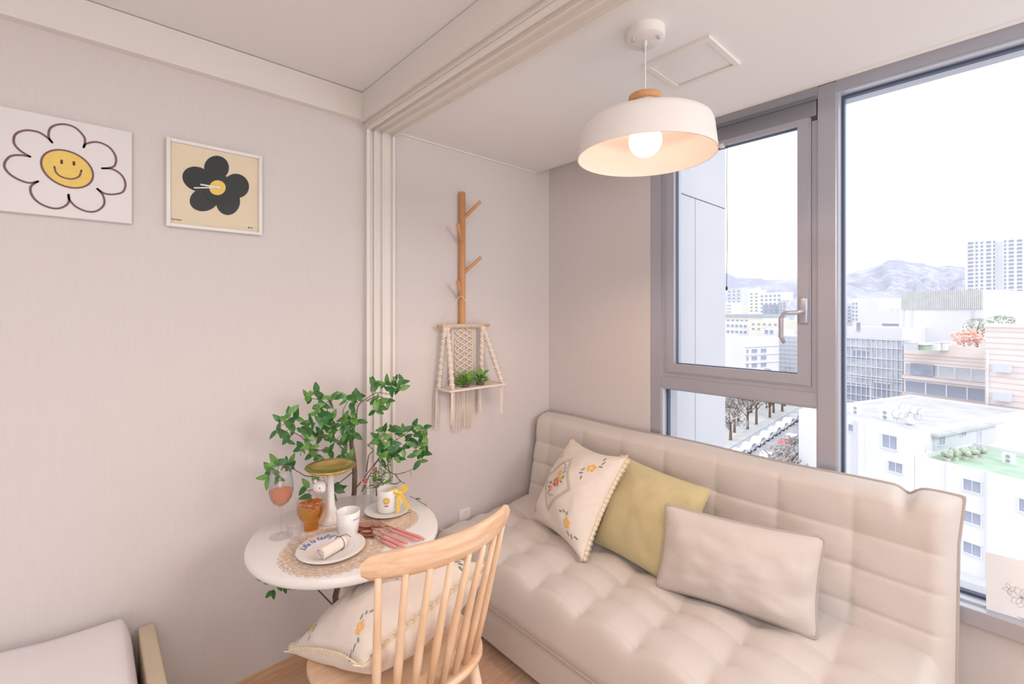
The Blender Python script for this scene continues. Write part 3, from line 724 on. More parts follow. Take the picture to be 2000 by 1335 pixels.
def motif(mb_p, mb_l, S, N_, u, v, r, rot, npet=5, side=1, leaves=6):
    def q(a, b, off=.0008): return S(u+a, v+b, side, off)
    for i in range(npet):
        a = rot+2*PI*i/npet; c = (math.cos(a)*r*.62, math.sin(a)*r*.62)
        pts = [q(c[0]+r*.42*math.cos(t*PI/4)*1.0, c[1]+r*.42*math.sin(t*PI/4), .0008) for t in range(8)]
        mb_p.add(pts+[q(c[0], c[1], .0028)], [(k, (k+1) % 8, 8) if side == 1 else ((k+1) % 8, k, 8) for k in range(8)])
    for i in range(leaves):
        a = rot+.4+(PI if i % 2 else 0)+(i//2-1)*.38; d = r*(1.7+.55*(i//2)); c = (math.cos(a)*d, math.sin(a)*d)
        pts = []
        for t in range(8):
            x = r*.50*math.cos(t*PI/4); y = r*.20*math.sin(t*PI/4); b = a+.5*(1 if i % 3 else -1)
            pts.append(q(c[0]+x*math.cos(b)-y*math.sin(b), c[1]+x*math.sin(b)+y*math.cos(b)))
        mb_l.add(pts+[q(c[0], c[1], .002)], [(k, (k+1) % 8, 8) if side == 1 else ((k+1) % 8, k, 8) for k in range(8)])
def embroidered(name, label, corners, T, loc, group, seed, side=1, **kw):
    root = thing(name, label, 'cushion', loc, group)
    S, n = pillow_fn(*corners, T, seed=seed, **kw)
    cushion(root, S, 'cotton', 60)
    # crochet scallops along the seam
    la = MB(); N = 22
    for ed in range(4):
        for i in range(N):
            t = -1+2*(i+.5)/N; dt = 1/N
            f_ = {0: lambda s: S(s, -1), 1: lambda s: S(1, s), 2: lambda s: S(s, 1), 3: lambda s: S(-1, s)}[ed]
            c = f_(t); a = f_(t-dt); b = f_(t+dt); al = (b-a); L = al.length/2; al.normalize()
            inn = {0: S(t, -.9), 1: S(.9, t), 2: S(t, .9), 3: S(-.9, t)}[ed]; o_ = (c-inn); o_ -= al*o_.dot(al); o_.normalize()
            arc = [c+al*(L*1.05*math.cos(k*PI/6))+o_*(.008+L*1.35*math.sin(k*PI/6)) for k in range(7)]
            la.tube([c+al*L*1.05]+arc+[c-al*L*1.05], .0013, 5)
            hub = c+o_*.003; la.add([hub+n*.0006]+[hub+(p_-hub)*.78+n*.0006 for p_ in arc], [(0, k, k+1) for k in range(1, 7)]); la.add([hub-n*.0006]+[hub+(p_-hub)*.78-n*.0006 for p_ in arc], [(0, k+1, k) for k in range(1, 7)])
    bdl = [S(u/20, -1) for u in range(-20, 20)]+[S(1, u/20) for u in range(-20, 20)]+[S(u/20, 1) for u in range(20, -20, -1)]+[S(-1, u/20) for u in range(20, -20, -1)]
    la.tube(bdl, .0028, 6, True)
    la.build('lace_trim', 'lace', root, smooth=False)
    # lozenge of lace insertion
    lz = MB(); dm = [(-.15, -.68), (.43, 0), (-.15, .68), (-.73, 0)] if side == 1 else [(0, -.62), (.62, 0), (0, .62), (-.62, 0)]; lc = -.15 if side == 1 else 0
    for k in range(4):
        a, b = dm[k], dm[(k+1) % 4]
        for s_ in (0, .075, .15):
            aa = (lc+(a[0]-lc)*(1-s_), a[1]*(1-s_)); bb = (lc+(b[0]-lc)*(1-s_), b[1]*(1-s_))
            lz.tube([S(aa[0]+(bb[0]-aa[0])*t/14, aa[1]+(bb[1]-aa[1])*t/14, side, .0006) for t in range(15)], .0011, 4)
        for t in range(26):
            p0 = (a[0]+(b[0]-a[0])*t/26, a[1]+(b[1]-a[1])*t/26); p1_ = (a[0]+(b[0]-a[0])*(t+1)/26, a[1]+(b[1]-a[1])*(t+1)/26)
            lz.tube([S(p0[0], p0[1], side, .0006), S(lc+(p1_[0]-lc)*.85, p1_[1]*.85, side, .0006)], .0010, 4)
    lz.build('lace_insert', 'laceg', root)
    sp = [(lc, 0, .12, .3, 'redt')]; 
    for u, v, r in ((.58, .60, .10), (-.80, .66, .07), (.60, -.62, .10), (-.82, -.70, .06)): sp.append((u, v, r, random.uniform(0, 3), 'ythr'))
    for u, v, r, rot, mt in sp:
        pet = MB(); lf = MB(); motif(pet, lf, S, n, u, v, r, rot, side=side)
        pet.build('embroidered_flower', mt, root); lf.build('embroidered_leaves', 'gthr', root)
    pet = MB(); lf = MB(); motif(pet, lf, S, n, lc+.03, .22, .10, 1.2, side=side, leaves=6); motif(pet, lf, S, n, lc+.16, .10, .06, .7, side=side, leaves=2)
    pet.build('embroidered_flower', 'ythr', root); lf.build('embroidered_leaves', 'bthr', root)
    pet = MB(); lf = MB(); motif(pet, lf, S, n, lc-.12, -.20, .08, 1.9, side=side, leaves=6)
    pet.build('embroidered_flower', 'orange', root); lf.build('embroidered_leaves', 'bthr', root)
    return root
random.seed(21)
embroidered('embroidered_cushion', 'ivory cushion with embroidered flowers and crochet edge leaning on the sofa', 
    ((1.60, 1.60, .385), (1.485, 1.20, .375), (1.69, 1.125, .765), (1.80, 1.53, .735)), .21, (1.6, 1.4, .37), 'cushions on the sofa', 2.0, pinch=.11, pinv=.11, p=.5)
gp = thing('green_cushion', 'plain pale olive velvet cushion in the middle of the sofa', 'cushion', (1.62, 1.0, .37), 'cushions on the sofa')
S, n = pillow_fn((1.625, 1.25, .385), (1.572, .83, .375), (1.775, .80, .70), (1.80, 1.23, .735), .17, .06, .06, p=.5, seed=5, wr=.004, cr=.05); cushion(gp, S, 'green', pipe='green', piper=.0022)
bp = thing('rectangular_cushion', 'light grey rectangular cushion with corded edge lying foremost on the sofa', 'cushion', (1.62, .65, .37), 'cushions on the sofa')
S, n = pillow_fn((1.535, .893, .385), (1.655, .418, .375), (1.735, .415, .665), (1.612, .90, .66), .17, .05, .085, p=.52, seed=9, wr=.006, cr=.10); cushion(bp, S, 'greyp', pipe='pipe', piper=.0062)

# ------------------------------------------------------------------ bed
bdg = thing('bed', 'white bedding and cream end board of a bed against the left wall', 'bed', (-.9, 1.45, 0))
def bedf(x, y): return .010*noise.noise(Vector((x*3, y*3, 1)))+.004*noise.noise(Vector((x*9, y*7, 4)))
mb, bd_ = puff_box((-1.9, .55, .17), X_, Y_, Z_, 2.013, YL-.562, .312, lambda x, y: bedf(x, y)-.035*(1-min(1, (2.013-x)/.45)), .04, .035, 90, 60)
mb.build('duvet', 'duvet', bdg, smooth=True)
MB().bev((-1.9, .57, .05), (.10, YL-.015, .18), .01, 2).build('bed_frame', 'bedwood', bdg)
MB().bev((.118, .55, 0), (.160, YL-.013, .388), .006, 3).build('end_board', 'bedwood', bdg, auto=50)
for a in (-1.8, .02):
    for b in (.62, 1.8): MB().box((a-.03, b-.03, 0), (a+.03, b+.03, .05)).build('bed_leg', 'bedwood', bdg)

# ------------------------------------------------------------------ round table
TX, TY, TZ, TR = .605, 1.430, .70, .283
tb = thing('round_table', 'round white pedestal table laid with glasses and plates', 'table', (TX, TY, 0))
MB().lathe([(0, TZ-.032), (TR-.014, TZ-.032), (TR-.004, TZ-.026), (TR, TZ-.016), (TR-.002, TZ-.005), (TR-.008, TZ), (0, TZ)], (TX, TY, 0), 96).build('tabletop', 'white', tb, auto=60)
MB().lathe([(.030, .02), (.030, TZ-.05), (.06, TZ-.04), (.06, TZ-.032)], (TX+.02, TY, 0), 32).build('column', 'matte', tb, auto=40)
MB().lathe([(0, 0), (.20, 0), (.205, .006), (.19, .014), (.04, .022), (0, .022)], (TX+.02, TY, 0), 48).build('base', 'matte', tb, auto=40)

# ------------------------------------------------------------------ dining chair, facing the table
ch = thing('dining_chair', 'pale ash spindle-back dining chair drawn up to the round table', 'chair', (.64, 1.16, 0))
cx_, cyb = .635, .965
def seatpt(t):       # rear arc of the seat, t in -1..1
    return Vector((cx_+.20*t, cyb+.035*t*t+.012, .452))
ol = []
for i in range(64):
    a = 2*PI*i/64; u_ = math.cos(a); v_ = math.sin(a); n_ = 3.0
    r_ = (abs(u_)**n_+abs(v_)**n_)**(-1/n_); ol.append((cx_+.218*r_*u_*(1+.03*v_), 1.158+.200*r_*v_))
se = MB(); m = len(ol); prof_ = [(.96, .432), (1, .440), (1, .448), (.985, .455), (.93, .456), (.6, .449), (.25, .446), (0.02, .446)]
vs = []; 
for s_, z in prof_: vs += [Vector((cx_+(x-cx_)*s_, 1.165+(y_-1.165)*s_, z)) for x, y_ in ol]
fs = []
for k in range(len(prof_)-1):
    for i in range(m): fs.append((k*m+i, k*m+(i+1) % m, (k+1)*m+(i+1) % m, (k+1)*m+i))
fs += [tuple(range(m))[::-1], tuple((len(prof_)-1)*m+i for i in range(m))]
se.add(vs, fs).build('seat', 'ashx', ch, auto=50)
# crest rail bowed away from the sitter
cr_ = MB(); N = 28; pf = []
zc = .838
for i in range(N+1):
    t = -1+2*i/N; x = cx_+.205*t; y_ = .868+.075*t*t; hh = .034*(1-.18*abs(t)**3)*(1 if abs(t) < .93 else .84 if abs(t) < 1 else .55)
    tan = Vector((.205, .15*t, 0)).normalized(); nn_ = Vector((tan.y, -tan.x, 0)); c = Vector((x, y_, zc+.008*(1-t*t)))
    upv = (Vector((0, 0, 1))+nn_*.18).normalized(); pf.append((c, nn_, upv, hh))
for c, nn_, upv, hh in pf:
    for k in range(12):
        a = 2*PI*k/12; ca_, sa_ = math.cos(a), math.sin(a); r_ = (abs(ca_)**4+abs(sa_)**4)**(-.25)
        cr_.v.append(c+nn_*(.0115*ca_*r_)+upv*(hh*sa_*r_))
for i in range(N):
    for k in range(12): cr_.f.append((i*12+k, i*12+(k+1) % 12, (i+1)*12+(k+1) % 12, (i+1)*12+k))
cr_.f += [tuple(range(12))[::-1], tuple(N*12+k for k in range(12))]
cr_.build('crest_rail', 'ashx', ch, smooth=True, auto=60)
for i in range(8):
    t = -.86+1.72*i/7; tb_ = -.80+1.6*i/7
    top = Vector((cx_+.205*t, .868+.075*t*t, zc-.020)); bot = Vector((cx_+.178*tb_, .975+.045*tb_*tb_, .445))
    MB().tube([bot, bot.lerp(top, .35), bot.lerp(top, .7), top], [.0082, .0105, .0088, .0075], 12).build('spindle', 'ash', ch, smooth=True)
for sx, sy in ((-1, -1), (1, -1), (-1, 1), (1, 1)):
    a = Vector((cx_+sx*.15, 1.165+sy*.14, .435)); b = Vector((cx_+sx*.205, 1.165+sy*.195, 0))
    MB().tube([a, a.lerp(b, .4), b], [.014, .018, .012], 14).build('leg', 'ash', ch, smooth=True)
for sx in (-1, 1): MB().tube([(cx_+sx*.18, 1.165-.168, .20), (cx_+sx*.182, 1.165, .2), (cx_+sx*.18, 1.165+.168, .20)], [.008, .011, .008], 10).build('stretcher', 'ash', ch, smooth=True)
MB().tube([(cx_-.18, 1.165, .2), (cx_+.18, 1.165, .2)], .009, 10).build('stretcher', 'ash', ch, smooth=True)
embroidered('embroidered_cushion', 'ivory embroidered cushion with lace edge lying on the seat of the dining chair',
    ((.405, 1.335, .462), (.845, 1.35, .50), (.845, 1.005, .665), (.450, .98, .600)), .21, (.64, 1.16, .457), None, 6.0, side=-1, pinch=.07, pinv=.07, p=.5)

# ------------------------------------------------------------------ things on the table
def onT(px_, py_): return onZ(px_, py_, TZ)
dc_ = onT(652, 1068)
def doily(name, label, c, r):
    mb = MB(); n = 96; vs = []; rings = [.01, .2, .35, .5, .6, .66, .70]
    for k, s_ in enumerate(rings):
        for i in range(n):
            a = 2*PI*i/n; rr = r*s_; vs.append(Vector((c.x+rr*math.cos(a), c.y+rr*math.sin(a), TZ+.0014+(.0008 if k % 2 else 0))))
    fs = [((k)*n+i, k*n+(i+1) % n, (k+1)*n+(i+1) % n, (k+1)*n+i) for k in range(0, len(rings)-1) for i in range(n)]
    mb.add(vs, fs)
    for rad_, m_, sz_, th_ in ((.76, 30, .085, .0011), (.86, 26, .10, .0012), (.94, 34, .075, .0012), (.80, 14, .14, .0010)):
        for k in range(m_):
            a = 2*PI*(k+.5*(m_ % 4))/m_; p = Vector((c.x+r*rad_*math.cos(a), c.y+r*rad_*math.sin(a), TZ+.0016))
            mb.tube([p+Vector((math.cos(t)*r*sz_*(1.1 if abs(math.cos(t-a)) > .6 else .9), math.sin(t)*r*sz_, 0)) for t in [2*PI*j/10 for j in range(10)]], th_, 4, True)
        mb.tube([Vector((c.x+r*rad_*math.cos(t), c.y+r*rad_*math.sin(t), TZ+.0016)) for t in [2*PI*j/60 for j in range(60)]], th_*.9, 4, True)
    o_ = mb.build(name, 'doily', label=label, cat='doily', org=(c.x, c.y, TZ)); return o_
doily('doily', 'tan crochet doily under the plate with blue lettering', onT(652, 1072), .143)
doily('doily', 'tan crochet doily under the saucer at the back of the table', onT(757, 1016)+Vector((0, 0, 0)), .098)

# plate with lettering
pc = onT(647, 1077); pz = TZ+.0035
plt = thing('lettered_plate', 'white plate lettered in blue along its left rim', 'plate', (pc.x, pc.y, TZ))
pp_ = [(0, .0), (.055, .0), (.06, .003), (.092, .0105), (.0935, .012), (.092, .0132), (.064, .0062), (.058, .0045), (0, .004)]
MB().lathe(pp_, (pc.x, pc.y, pz), 64).build('dish', 'white', plt, smooth=True)
txt = 'Life is tasty.'; tot = 0; lt = MB()
wid = {'L': .62, 'i': .34, 'f': .4, 'e': .62, ' ': .36, 's': .54, 't': .42, 'a': .62, 'y': .56, '.': .3}
ang0 = math.atan2(*reversed((onT(592, 1083)-pc).xy[:])); ang1 = math.atan2(*reversed((onT(654, 1050)-pc).xy[:]))
while ang1 > ang0: ang1 -= 2*PI
W_ = sum(wid[c] for c in txt); acc = 0
for c in txt:
    a = ang0+(ang1-ang0)*(acc+wid[c]/2)/W_; acc += wid[c]
    if c == ' ': continue
    vs, fs = text_mesh(c, .0220, .0004, .25)
    rad = Vector((math.cos(a), math.sin(a), 0)); tng = Vector((math.sin(a), -math.cos(a), 0)); b = Vector((pc.x, pc.y, pz))+rad*.0755
    yo = -.0045 if c == 'y' else (.0 if c in 'Lift' else -.0026)
    lt.add([b+tng*v.x+rad*(v.y+yo)+Z_*(.0108+(v.y+yo)*.22+v.z) for v in vs], fs)
lt.build('lettering', 'blue', plt)
na, nb_ = onT(629, 1098), onT(669, 1074)
u = (nb_-na).normalized(); ax0_ = Vector((na.x, na.y, pz+.022))
nk = thing('rolled_napkin', 'rolled cream napkin tied with twine on the lettered plate', 'napkin', (na.x, na.y, pz+.006))
sp_ = []; turns = 3.2
for i in range(60):
    t = i/59; sp_.append((.003+.0135*t, 2*PI*turns*t))
side = u.cross(Z_)
def roll(th0, L0, L1):
    mb = MB(); vs = []
    for r_, a in sp_:
        for rr in (r_, r_+.0022):
            o_ = side*(rr*math.cos(a))+Z_*(rr*math.sin(a)); vs += [ax0_+u*L0+o_, ax0_+u*L1+o_]
    fs = []
    for i in range(len(sp_)-1):
        a = 4*i; b = 4*(i+1); fs += [(a, a+1, b+1, b), (a+2, b+2, b+3, a+3), (a, b, b+2, a+2), (a+1, a+3, b+3, b+1)]
    e = 4*(len(sp_)-1); fs += [(0, 2, 3, 1), (e, e+1, e+3, e+2)]
    return mb.add(vs, fs)
roll(0, -.008, .072).build('cloth_roll', 'cotton', nk, auto=50)
MB().tube([ax0_+u*.062+side*(.0185*math.cos(a))+Z_*(.0185*math.sin(a)) for a in [2*PI*i/20 for i in range(20)]], .0012, 5, True).tube([ax0_+u*.062+Z_*.0185, ax0_+u*.075+side*.012+Z_*.023, ax0_+u*.085+side*.02+Z_*.012], .001, 5).tube([ax0_+u*.062+Z_*.0185, ax0_+u*.055-side*.015+Z_*.022], .001, 5).build('twine', 'bark', nk)

# ribbed white cup
cc = onT(680, 1045)
cpu = thing('ribbed_cup', 'white ribbed cup with faint blue script beside the lettered plate', 'cup', (cc.x, cc.y, TZ))
MB().shell([(.0, .001), (.026, .001), (.029, .004), (.035, .076), (.0335, .077), (.032, .075), (.026, .006), (.0, .005)], (cc.x, cc.y, TZ), 72, .008, 24).build('body', 'white', cpu, smooth=True)
vs, fs = text_mesh('merci', .010, .0001, .3)
dirc = (Vector((0, 0, 0))-Vector((cc.x, cc.y, 0))).normalized(); a0 = math.atan2(dirc.y, dirc.x)+.75
MB().add([Vector((cc.x, cc.y, TZ+.058+v.y))+Vector((math.cos(a0+v.x/.035), math.sin(a0+v.x/.035), 0))*(.0345+.0006+v.z) for v in vs], fs).build('blue_script', 'script', cpu)

# tall wine glass with pink drink
gc = onT(549, 1047)
wg = thing('wine_glass', 'tall stemmed wine glass with a pink drink and bluish rim', 'glass', (gc.x, gc.y, TZ))
MB().shell([(0, .0012), (.032, .0012), (.033, .0018), (.030, .0026), (.006, .004), (.0032, .010), (.003, .082), (.006, .090), (.0, .091)], (gc.x, gc.y, TZ), 40).build('stem_and_foot', 'glass', wg, smooth=True)
bo = [(.0, .091), (.010, .094), (.022, .104), (.031, .120), (.035, .138), (.0345, .16), (.031, .185), (.0285, .208)]
MB().shell(bo+[(r_-.0012, z+.0003) for r_, z in bo[::-1][:-1]]+[(0, .0925)], (gc.x, gc.y, TZ), 48).build('bowl', 'iri', wg, smooth=True)
MB().lathe([(0, .0935), (.0085, .0955), (.0205, .1055), (.0295, .1205), (.0330, .134), (.0335, .141), (0, .141)], (gc.x, gc.y, TZ), 48).build('drink', 'pinkd', wg, smooth=False, auto=40)

# footed glass with amber tea and ice
ac = onT(608, 1034)
ag = thing('footed_tumbler', 'stout footed glass bowl filled with amber iced tea', 'glass', (ac.x, ac.y, TZ))
bo = [(.0, .001), (.024, .001), (.025, .006), (.0235, .012), (.0255, .018), (.0235, .024), (.026, .030), (.036, .042), (.043, .058), (.045, .074), (.0425, .094)]
MB().shell(bo+[(r_-.0022, z+.001) for r_, z in bo[::-1][:-6]]+[(.020, .024), (0, .022)], (ac.x, ac.y, TZ), 56).build('bowl', 'glass', ag, smooth=True)
MB().lathe([(0, .004), (.021, .004), (.0215, .020), (.0235, .0295), (.033, .041), (.040, .057), (.0422, .072), (.0415, .082), (0, .082)], (ac.x, ac.y, TZ), 56).build('tea', 'tea', ag, auto=40)
for a, rr, z in ((.3, .018, .079), (2.4, .017, .078), (4.4, .018, .080)):
    q = MB().bev((-.011, -.011, -.010), (.011, .011, .010), .003, 2); m_ = Matrix.Translation((ac.x+rr*math.cos(a), ac.y+rr*math.sin(a), TZ+z)) @ Matrix.Rotation(a, 4, 'Z') @ Matrix.Rotation(.4, 4, 'X')
    q.v = [m_ @ v for v in q.v]; q.build('ice_cube', 'ice', ag, smooth=True)
MB().tube([(ac.x+.030, ac.y-.01, TZ+.085), (ac.x+.020, ac.y-.028, TZ+.06), (ac.x+.012, ac.y-.027, TZ+.045)], [.003, .004, .003], 6).build('tea_sprig', 'twig', ag, smooth=True)

# little clear footed glass with crystal cuts
sg = onT(576, 1062)
sgt = thing('crystal_glass', 'small clear cut glass between the wine glass and the lettered plate', 'glass', (sg.x, sg.y, TZ))
bo = [(.0, .001), (.019, .001), (.020, .004), (.010, .010), (.009, .016), (.016, .022), (.0215, .034), (.0225, .058)]
MB().shell(bo+[(r_-.0016, z+.001) for r_, z in bo[::-1][:-4]]+[(.0, .024)], (sg.x, sg.y, TZ), 48, .05, 12).build('bowl', 'glass', sgt, smooth=True)
br_ = onT(583, 1085)
bc = thing('crystal_strand', 'strand of clear beads lying on the doily left of the plate', 'bead strand', (br_.x, br_.y, TZ+.002))
for i, (qx, qy) in enumerate(((568, 1066), (571, 1072), (575, 1077), (578, 1082), (577, 1088), (580, 1094))):
    q = onT(qx, qy); MB().ball((q.x, q.y, TZ+.0065), .0042, 8, 6).build('bead', 'glass', bc)

# gold dish on a white pedestal
gd = onT(646, 1018)
gs = thing('gold_dish_stand', 'shallow gold dish raised on a slim white pedestal', 'cake stand', (gd.x, gd.y, TZ))
zt_ = P(645, 914, (FWD.x*gd.x+FWD.y*gd.y)).z-TZ
MB().shell([(0, .0), (.034, .0), (.036, .004), (.030, .014), (.020, .032), (.013, .055), (.0105, .09), (.0105, zt_-.022), (.022, zt_-.016), (0, zt_-.016)], (gd.x, gd.y, TZ), 40).build('pedestal', 'white', gs, smooth=True)
MB().lathe([(0, zt_-.016), (.030, zt_-.0155), (.058, zt_-.008), (.074, zt_+.002), (.0795, zt_+.0085), (.0785, zt_+.0095), (.072, zt_+.004), (.056, zt_-.006), (.030, zt_-.0130), (0, zt_-.0140)], (gd.x, gd.y, TZ), 64).build('dish', 'gold', gs, smooth=True)

# white ceramic animal figurine
an = onT(625, 1019)
af = thing('ceramic_figurine', 'small white ceramic animal figurine behind the amber tea glass', 'figurine', (an.x, an.y, TZ))
dfr = FWD.x*an.x+FWD.y*an.y; hz_ = P(622, 950, dfr).z
lk = (RGT*.75-FWD*.65).normalized(); rt = lk.cross(Z_)
bdm = MB()
bdm.lathe([(0, 0), (.016, 0), (.021, .012), (.022, .030), (.018, .048), (.0125, .060), (.0, .064)], (an.x, an.y, TZ), 24)
hc = Vector((an.x, an.y, hz_)); bdm.ball(hc, .0225, 20, 14, (1, 1, .92)); bdm.ball(hc+lk*.016-Z_*.006, .010, 14, 10)
bdm.build('body', 'white', af, smooth=True)
for s_ in (1, -1): MB().ball(hc+rt*s_*.012-lk*.006+Z_*.020, .0065, 12, 8).build('ear', 'white', af, smooth=True)
for s_ in (1, -1): MB().ball(hc+lk*.0185+rt*s_*.0105+Z_*.003, .0022, 8, 6).build('eye', 'tip', af, smooth=True)
for s_ in (1, -1): MB().ball(Vector((an.x, an.y, TZ+.004))+lk*.018+rt*s_*.009, .008, 10, 8, (1, 1, .5)).build('paw', 'white', af, smooth=True)

# saucer and smiley mug with ribbon
sc_ = onT(757, 1002)
sau = thing('saucer', 'white saucer under the smiley mug', 'saucer', (sc_.x, sc_.y, TZ))
MB().lathe([(0, 0), (.045, 0), (.05, .002), (.074, .0125), (.0755, .0145), (.074, .015), (.052, .006), (.045, .004), (0, .004)], (sc_.x, sc_.y, TZ+.003), 56).build('dish', 'white', sau, smooth=True)
mg = onZ(757, 996, TZ+.007); mz = TZ+.0072
mgt = thing('smiley_mug', 'white mug with a yellow smiley and a yellow ribbon bow', 'mug', (mg.x, mg.y, mz))
MB().shell([(0, .001), (.031, .001), (.0345, .004), (.035, .074), (.034, .075), (.0325, .074), (.032, .008), (0, .006)], (mg.x, mg.y, mz), 48).build('body', 'white', mgt, smooth=True, auto=50)
hr = (RGT*.9-FWD*.35).normalized()
MB().tube([Vector((mg.x, mg.y, mz))+hr*(.033+.022*math.sin(t*PI/10))+Z_*(.014+.048*t/10) for t in range(11)], .0042, 8).build('handle', 'white', mgt, smooth=True)
dirm = -Vector((mg.x, mg.y, 0)).normalized(); am = math.atan2(dirm.y, dirm.x)-.12
def onmug(a, b, d): return Vector((mg.x, mg.y, mz+.045+b))+Vector((math.cos(am+a/.035), math.sin(am+a/.035), 0))*(.0352+d)
flatpoly(MB(), [(.0112*math.cos(t*PI/14), .0112*math.sin(t*PI/14)) for t in range(28)], 0, .0006, onmug).build('smiley_print', 'yellow', mgt)
sm = ribbon(MB(), [(.0095*math.cos(t*PI/14), .0095*math.sin(t*PI/14)) for t in range(28)], .0009, d1=.0010, plane=onmug, closed=True)
ribbon(sm, [(.006*math.cos(t), .006*math.sin(t)-.0005) for t in [PI*(1.12+.76*k/8) for k in range(9)]], .0010, d1=.0010, plane=onmug)
for s_ in (-1, 1): ribbon(sm, [(s_*.003, .002), (s_*.003, .0042)], .0014, d1=.0010, plane=onmug)
sm.build('smiley_face', 'ink', mgt)
vs, fs = text_mesh('smile!', .0062, .0002); MB().add([onmug(v.x, v.y-.0165, .0005+v.z) for v in vs], fs).build('small_print', 'ink', mgt)
# bow
bw = Vector((mg.x, mg.y, mz))+hr*.050+Z_*.066
def strip(pts, wd, nrm, name='ribbon_tail'):
    mb = MB(); vs = []
    for i, p in enumerate(pts):
        t = (Vector(pts[min(i+1, len(pts)-1)])-Vector(pts[max(i-1, 0)])).normalized(); b = t.cross(nrm).normalized()*wd/2*(1 if 0 < i < len(pts)-1 else .9); p = Vector(p); vs += [p-b, p+b]
    mb.add(vs, [(2*i, 2*i+1, 2*i+3, 2*i+2) for i in range(len(pts)-1)]); o_ = mb.build(name, 'ribbon', bow); md = o_.modifiers.new('s', 'SOLIDIFY'); md.thickness = .0006; return o_
bow = MB().ball(bw, .007, 10, 8).build('ribbon_bow', 'ribbon', mgt, smooth=True)
nf = -FWD
strip([bw, bw-RGT*.016+Z_*.010+nf*.004, bw-RGT*.034+Z_*.004+nf*.006, bw-RGT*.036-Z_*.008, bw-RGT*.018-Z_*.008-nf*.002, bw], .013, nf*.6+Z_*.5, 'ribbon_loop')
strip([bw, bw+RGT*.008+Z_*.018+nf*.004, bw+RGT*.018+Z_*.026+nf*.004, bw+RGT*.024+Z_*.016, bw+RGT*.012+Z_*.004, bw], .012, nf, 'ribbon_loop')
strip([bw, bw-RGT*.004-Z_*.02+nf*.008, bw-RGT*.002-Z_*.045+nf*.010, bw-RGT*.006-Z_*.062+nf*.012], .012, nf)
strip([bw, bw+RGT*.012-Z_*.016+nf*.006, bw+RGT*.024-Z_*.036+nf*.006, bw+RGT*.034-Z_*.052+nf*.006], .013, nf)

# clear vase with two pink flowers behind the mug
vc = onT(735, 985); 
va = thing('glass_vase', 'clear glass vase with green foliage behind the smiley mug', 'vase', (vc.x, vc.y, TZ))
MB().shell([(0, 0), (.020, 0), (.023, .004), (.022, .05), (.026, .092), (.0245, .092), (.0205, .05), (.021, .008), (0, .006)], (vc.x, vc.y, TZ), 32).build('body', 'glass', va, smooth=True)
LS = leaf_mesh('small_leaf', 'leaf2', 1, .38, .15, .2)
random.seed(8)
stv = MB(); dv = FWD.x*vc.x+FWD.y*vc.y
for (qx, qy) in ((742, 905), (752, 920), (768, 930), (728, 930), (760, 900), (778, 942), (745, 935), (735, 915)):
    e = P(qx, qy, dv+random.uniform(-.03, .03)); b = Vector((vc.x, vc.y, TZ+.03)); mid = b.lerp(e, .5)+Vector((0, 0, .015)); stv.tube([b, mid, e], .0011, 4)
    for k in range(7):
        t = .45+.55*k/6; p = b.lerp(e, t)+Vector((0, 0, .012*(1-t))); a = random.uniform(0, 6.28)
        place_leaf(LS, va, p, Vector((math.cos(a), math.sin(a), random.uniform(-.2, .7))), (0, -.4, 1), random.uniform(.014, .026))
stv.build('stems', 'twig', va)
def rose(px_, py_, label):
    c = P(px_, py_, dv-.02); f_ = thing('pink_flower', label, 'flower', c-Vector((0, 0, .01)), 'pink flowers in the glass vase')
    for ring_, (n_, r_, tilt, sz) in enumerate(((3, .002, 1.3, .010), (4, .004, 1.0, .0125), (5, .006, .7, .0145))):
        for i in range(n_):
            a = 2*PI*i/n_+ring_*.7; d = (RGT*math.cos(a)+Z_*math.sin(a)); x = (d*math.cos(tilt)+nf*math.sin(tilt)).normalized(); 
            y_ = nf.cross(d).normalized(); z = x.cross(y_)
            inst(ROSEM, 'petal', f_, frame_mat(c+d*r_*.5, x*sz, y_*sz, z*sz))
    MB().tube([c-nf*.0, c-nf*.01-Z_*.03, Vector((vc.x, vc.y, TZ+.06))], [.003, .0012, .0012], 5).build('stem', 'leaf2', f_)
ROSEM = leaf_mesh('rose_petal', 'rose', 1, 1.15, -.25, -.35)
rose(713, 938, 'pink flower hanging at the left of the glass vase'); rose(732, 917, 'pink flower standing higher above the glass vase')
LF = leaf_mesh('ficus_leaf', 'leaf', 1, .47, .16, .12, seg=8); LF2 = leaf_mesh('ficus_leaf_light', 'leaf2', 1, .46, .14, .08, seg=8)
s0, s1 = onZ(800, 968, TZ+.05), onT(828, 987)
sg_ = thing('leaf_sprig', 'thin leafy sprig drooping over the table edge by the ribbon', 'sprig', s0)
MB().tube([s0, s0.lerp(s1, .5)+Z_*.004, s1+Z_*.006], .001, 4).build('stem', 'twig', sg_)
place_leaf(LF, sg_, s1+Z_*.006, (s1-s0).normalized(), (0, -.4, 1), .022); place_leaf(LF, sg_, s0.lerp(s1, .4)+Z_*.004, RGT, (0, -.4, 1), .02)

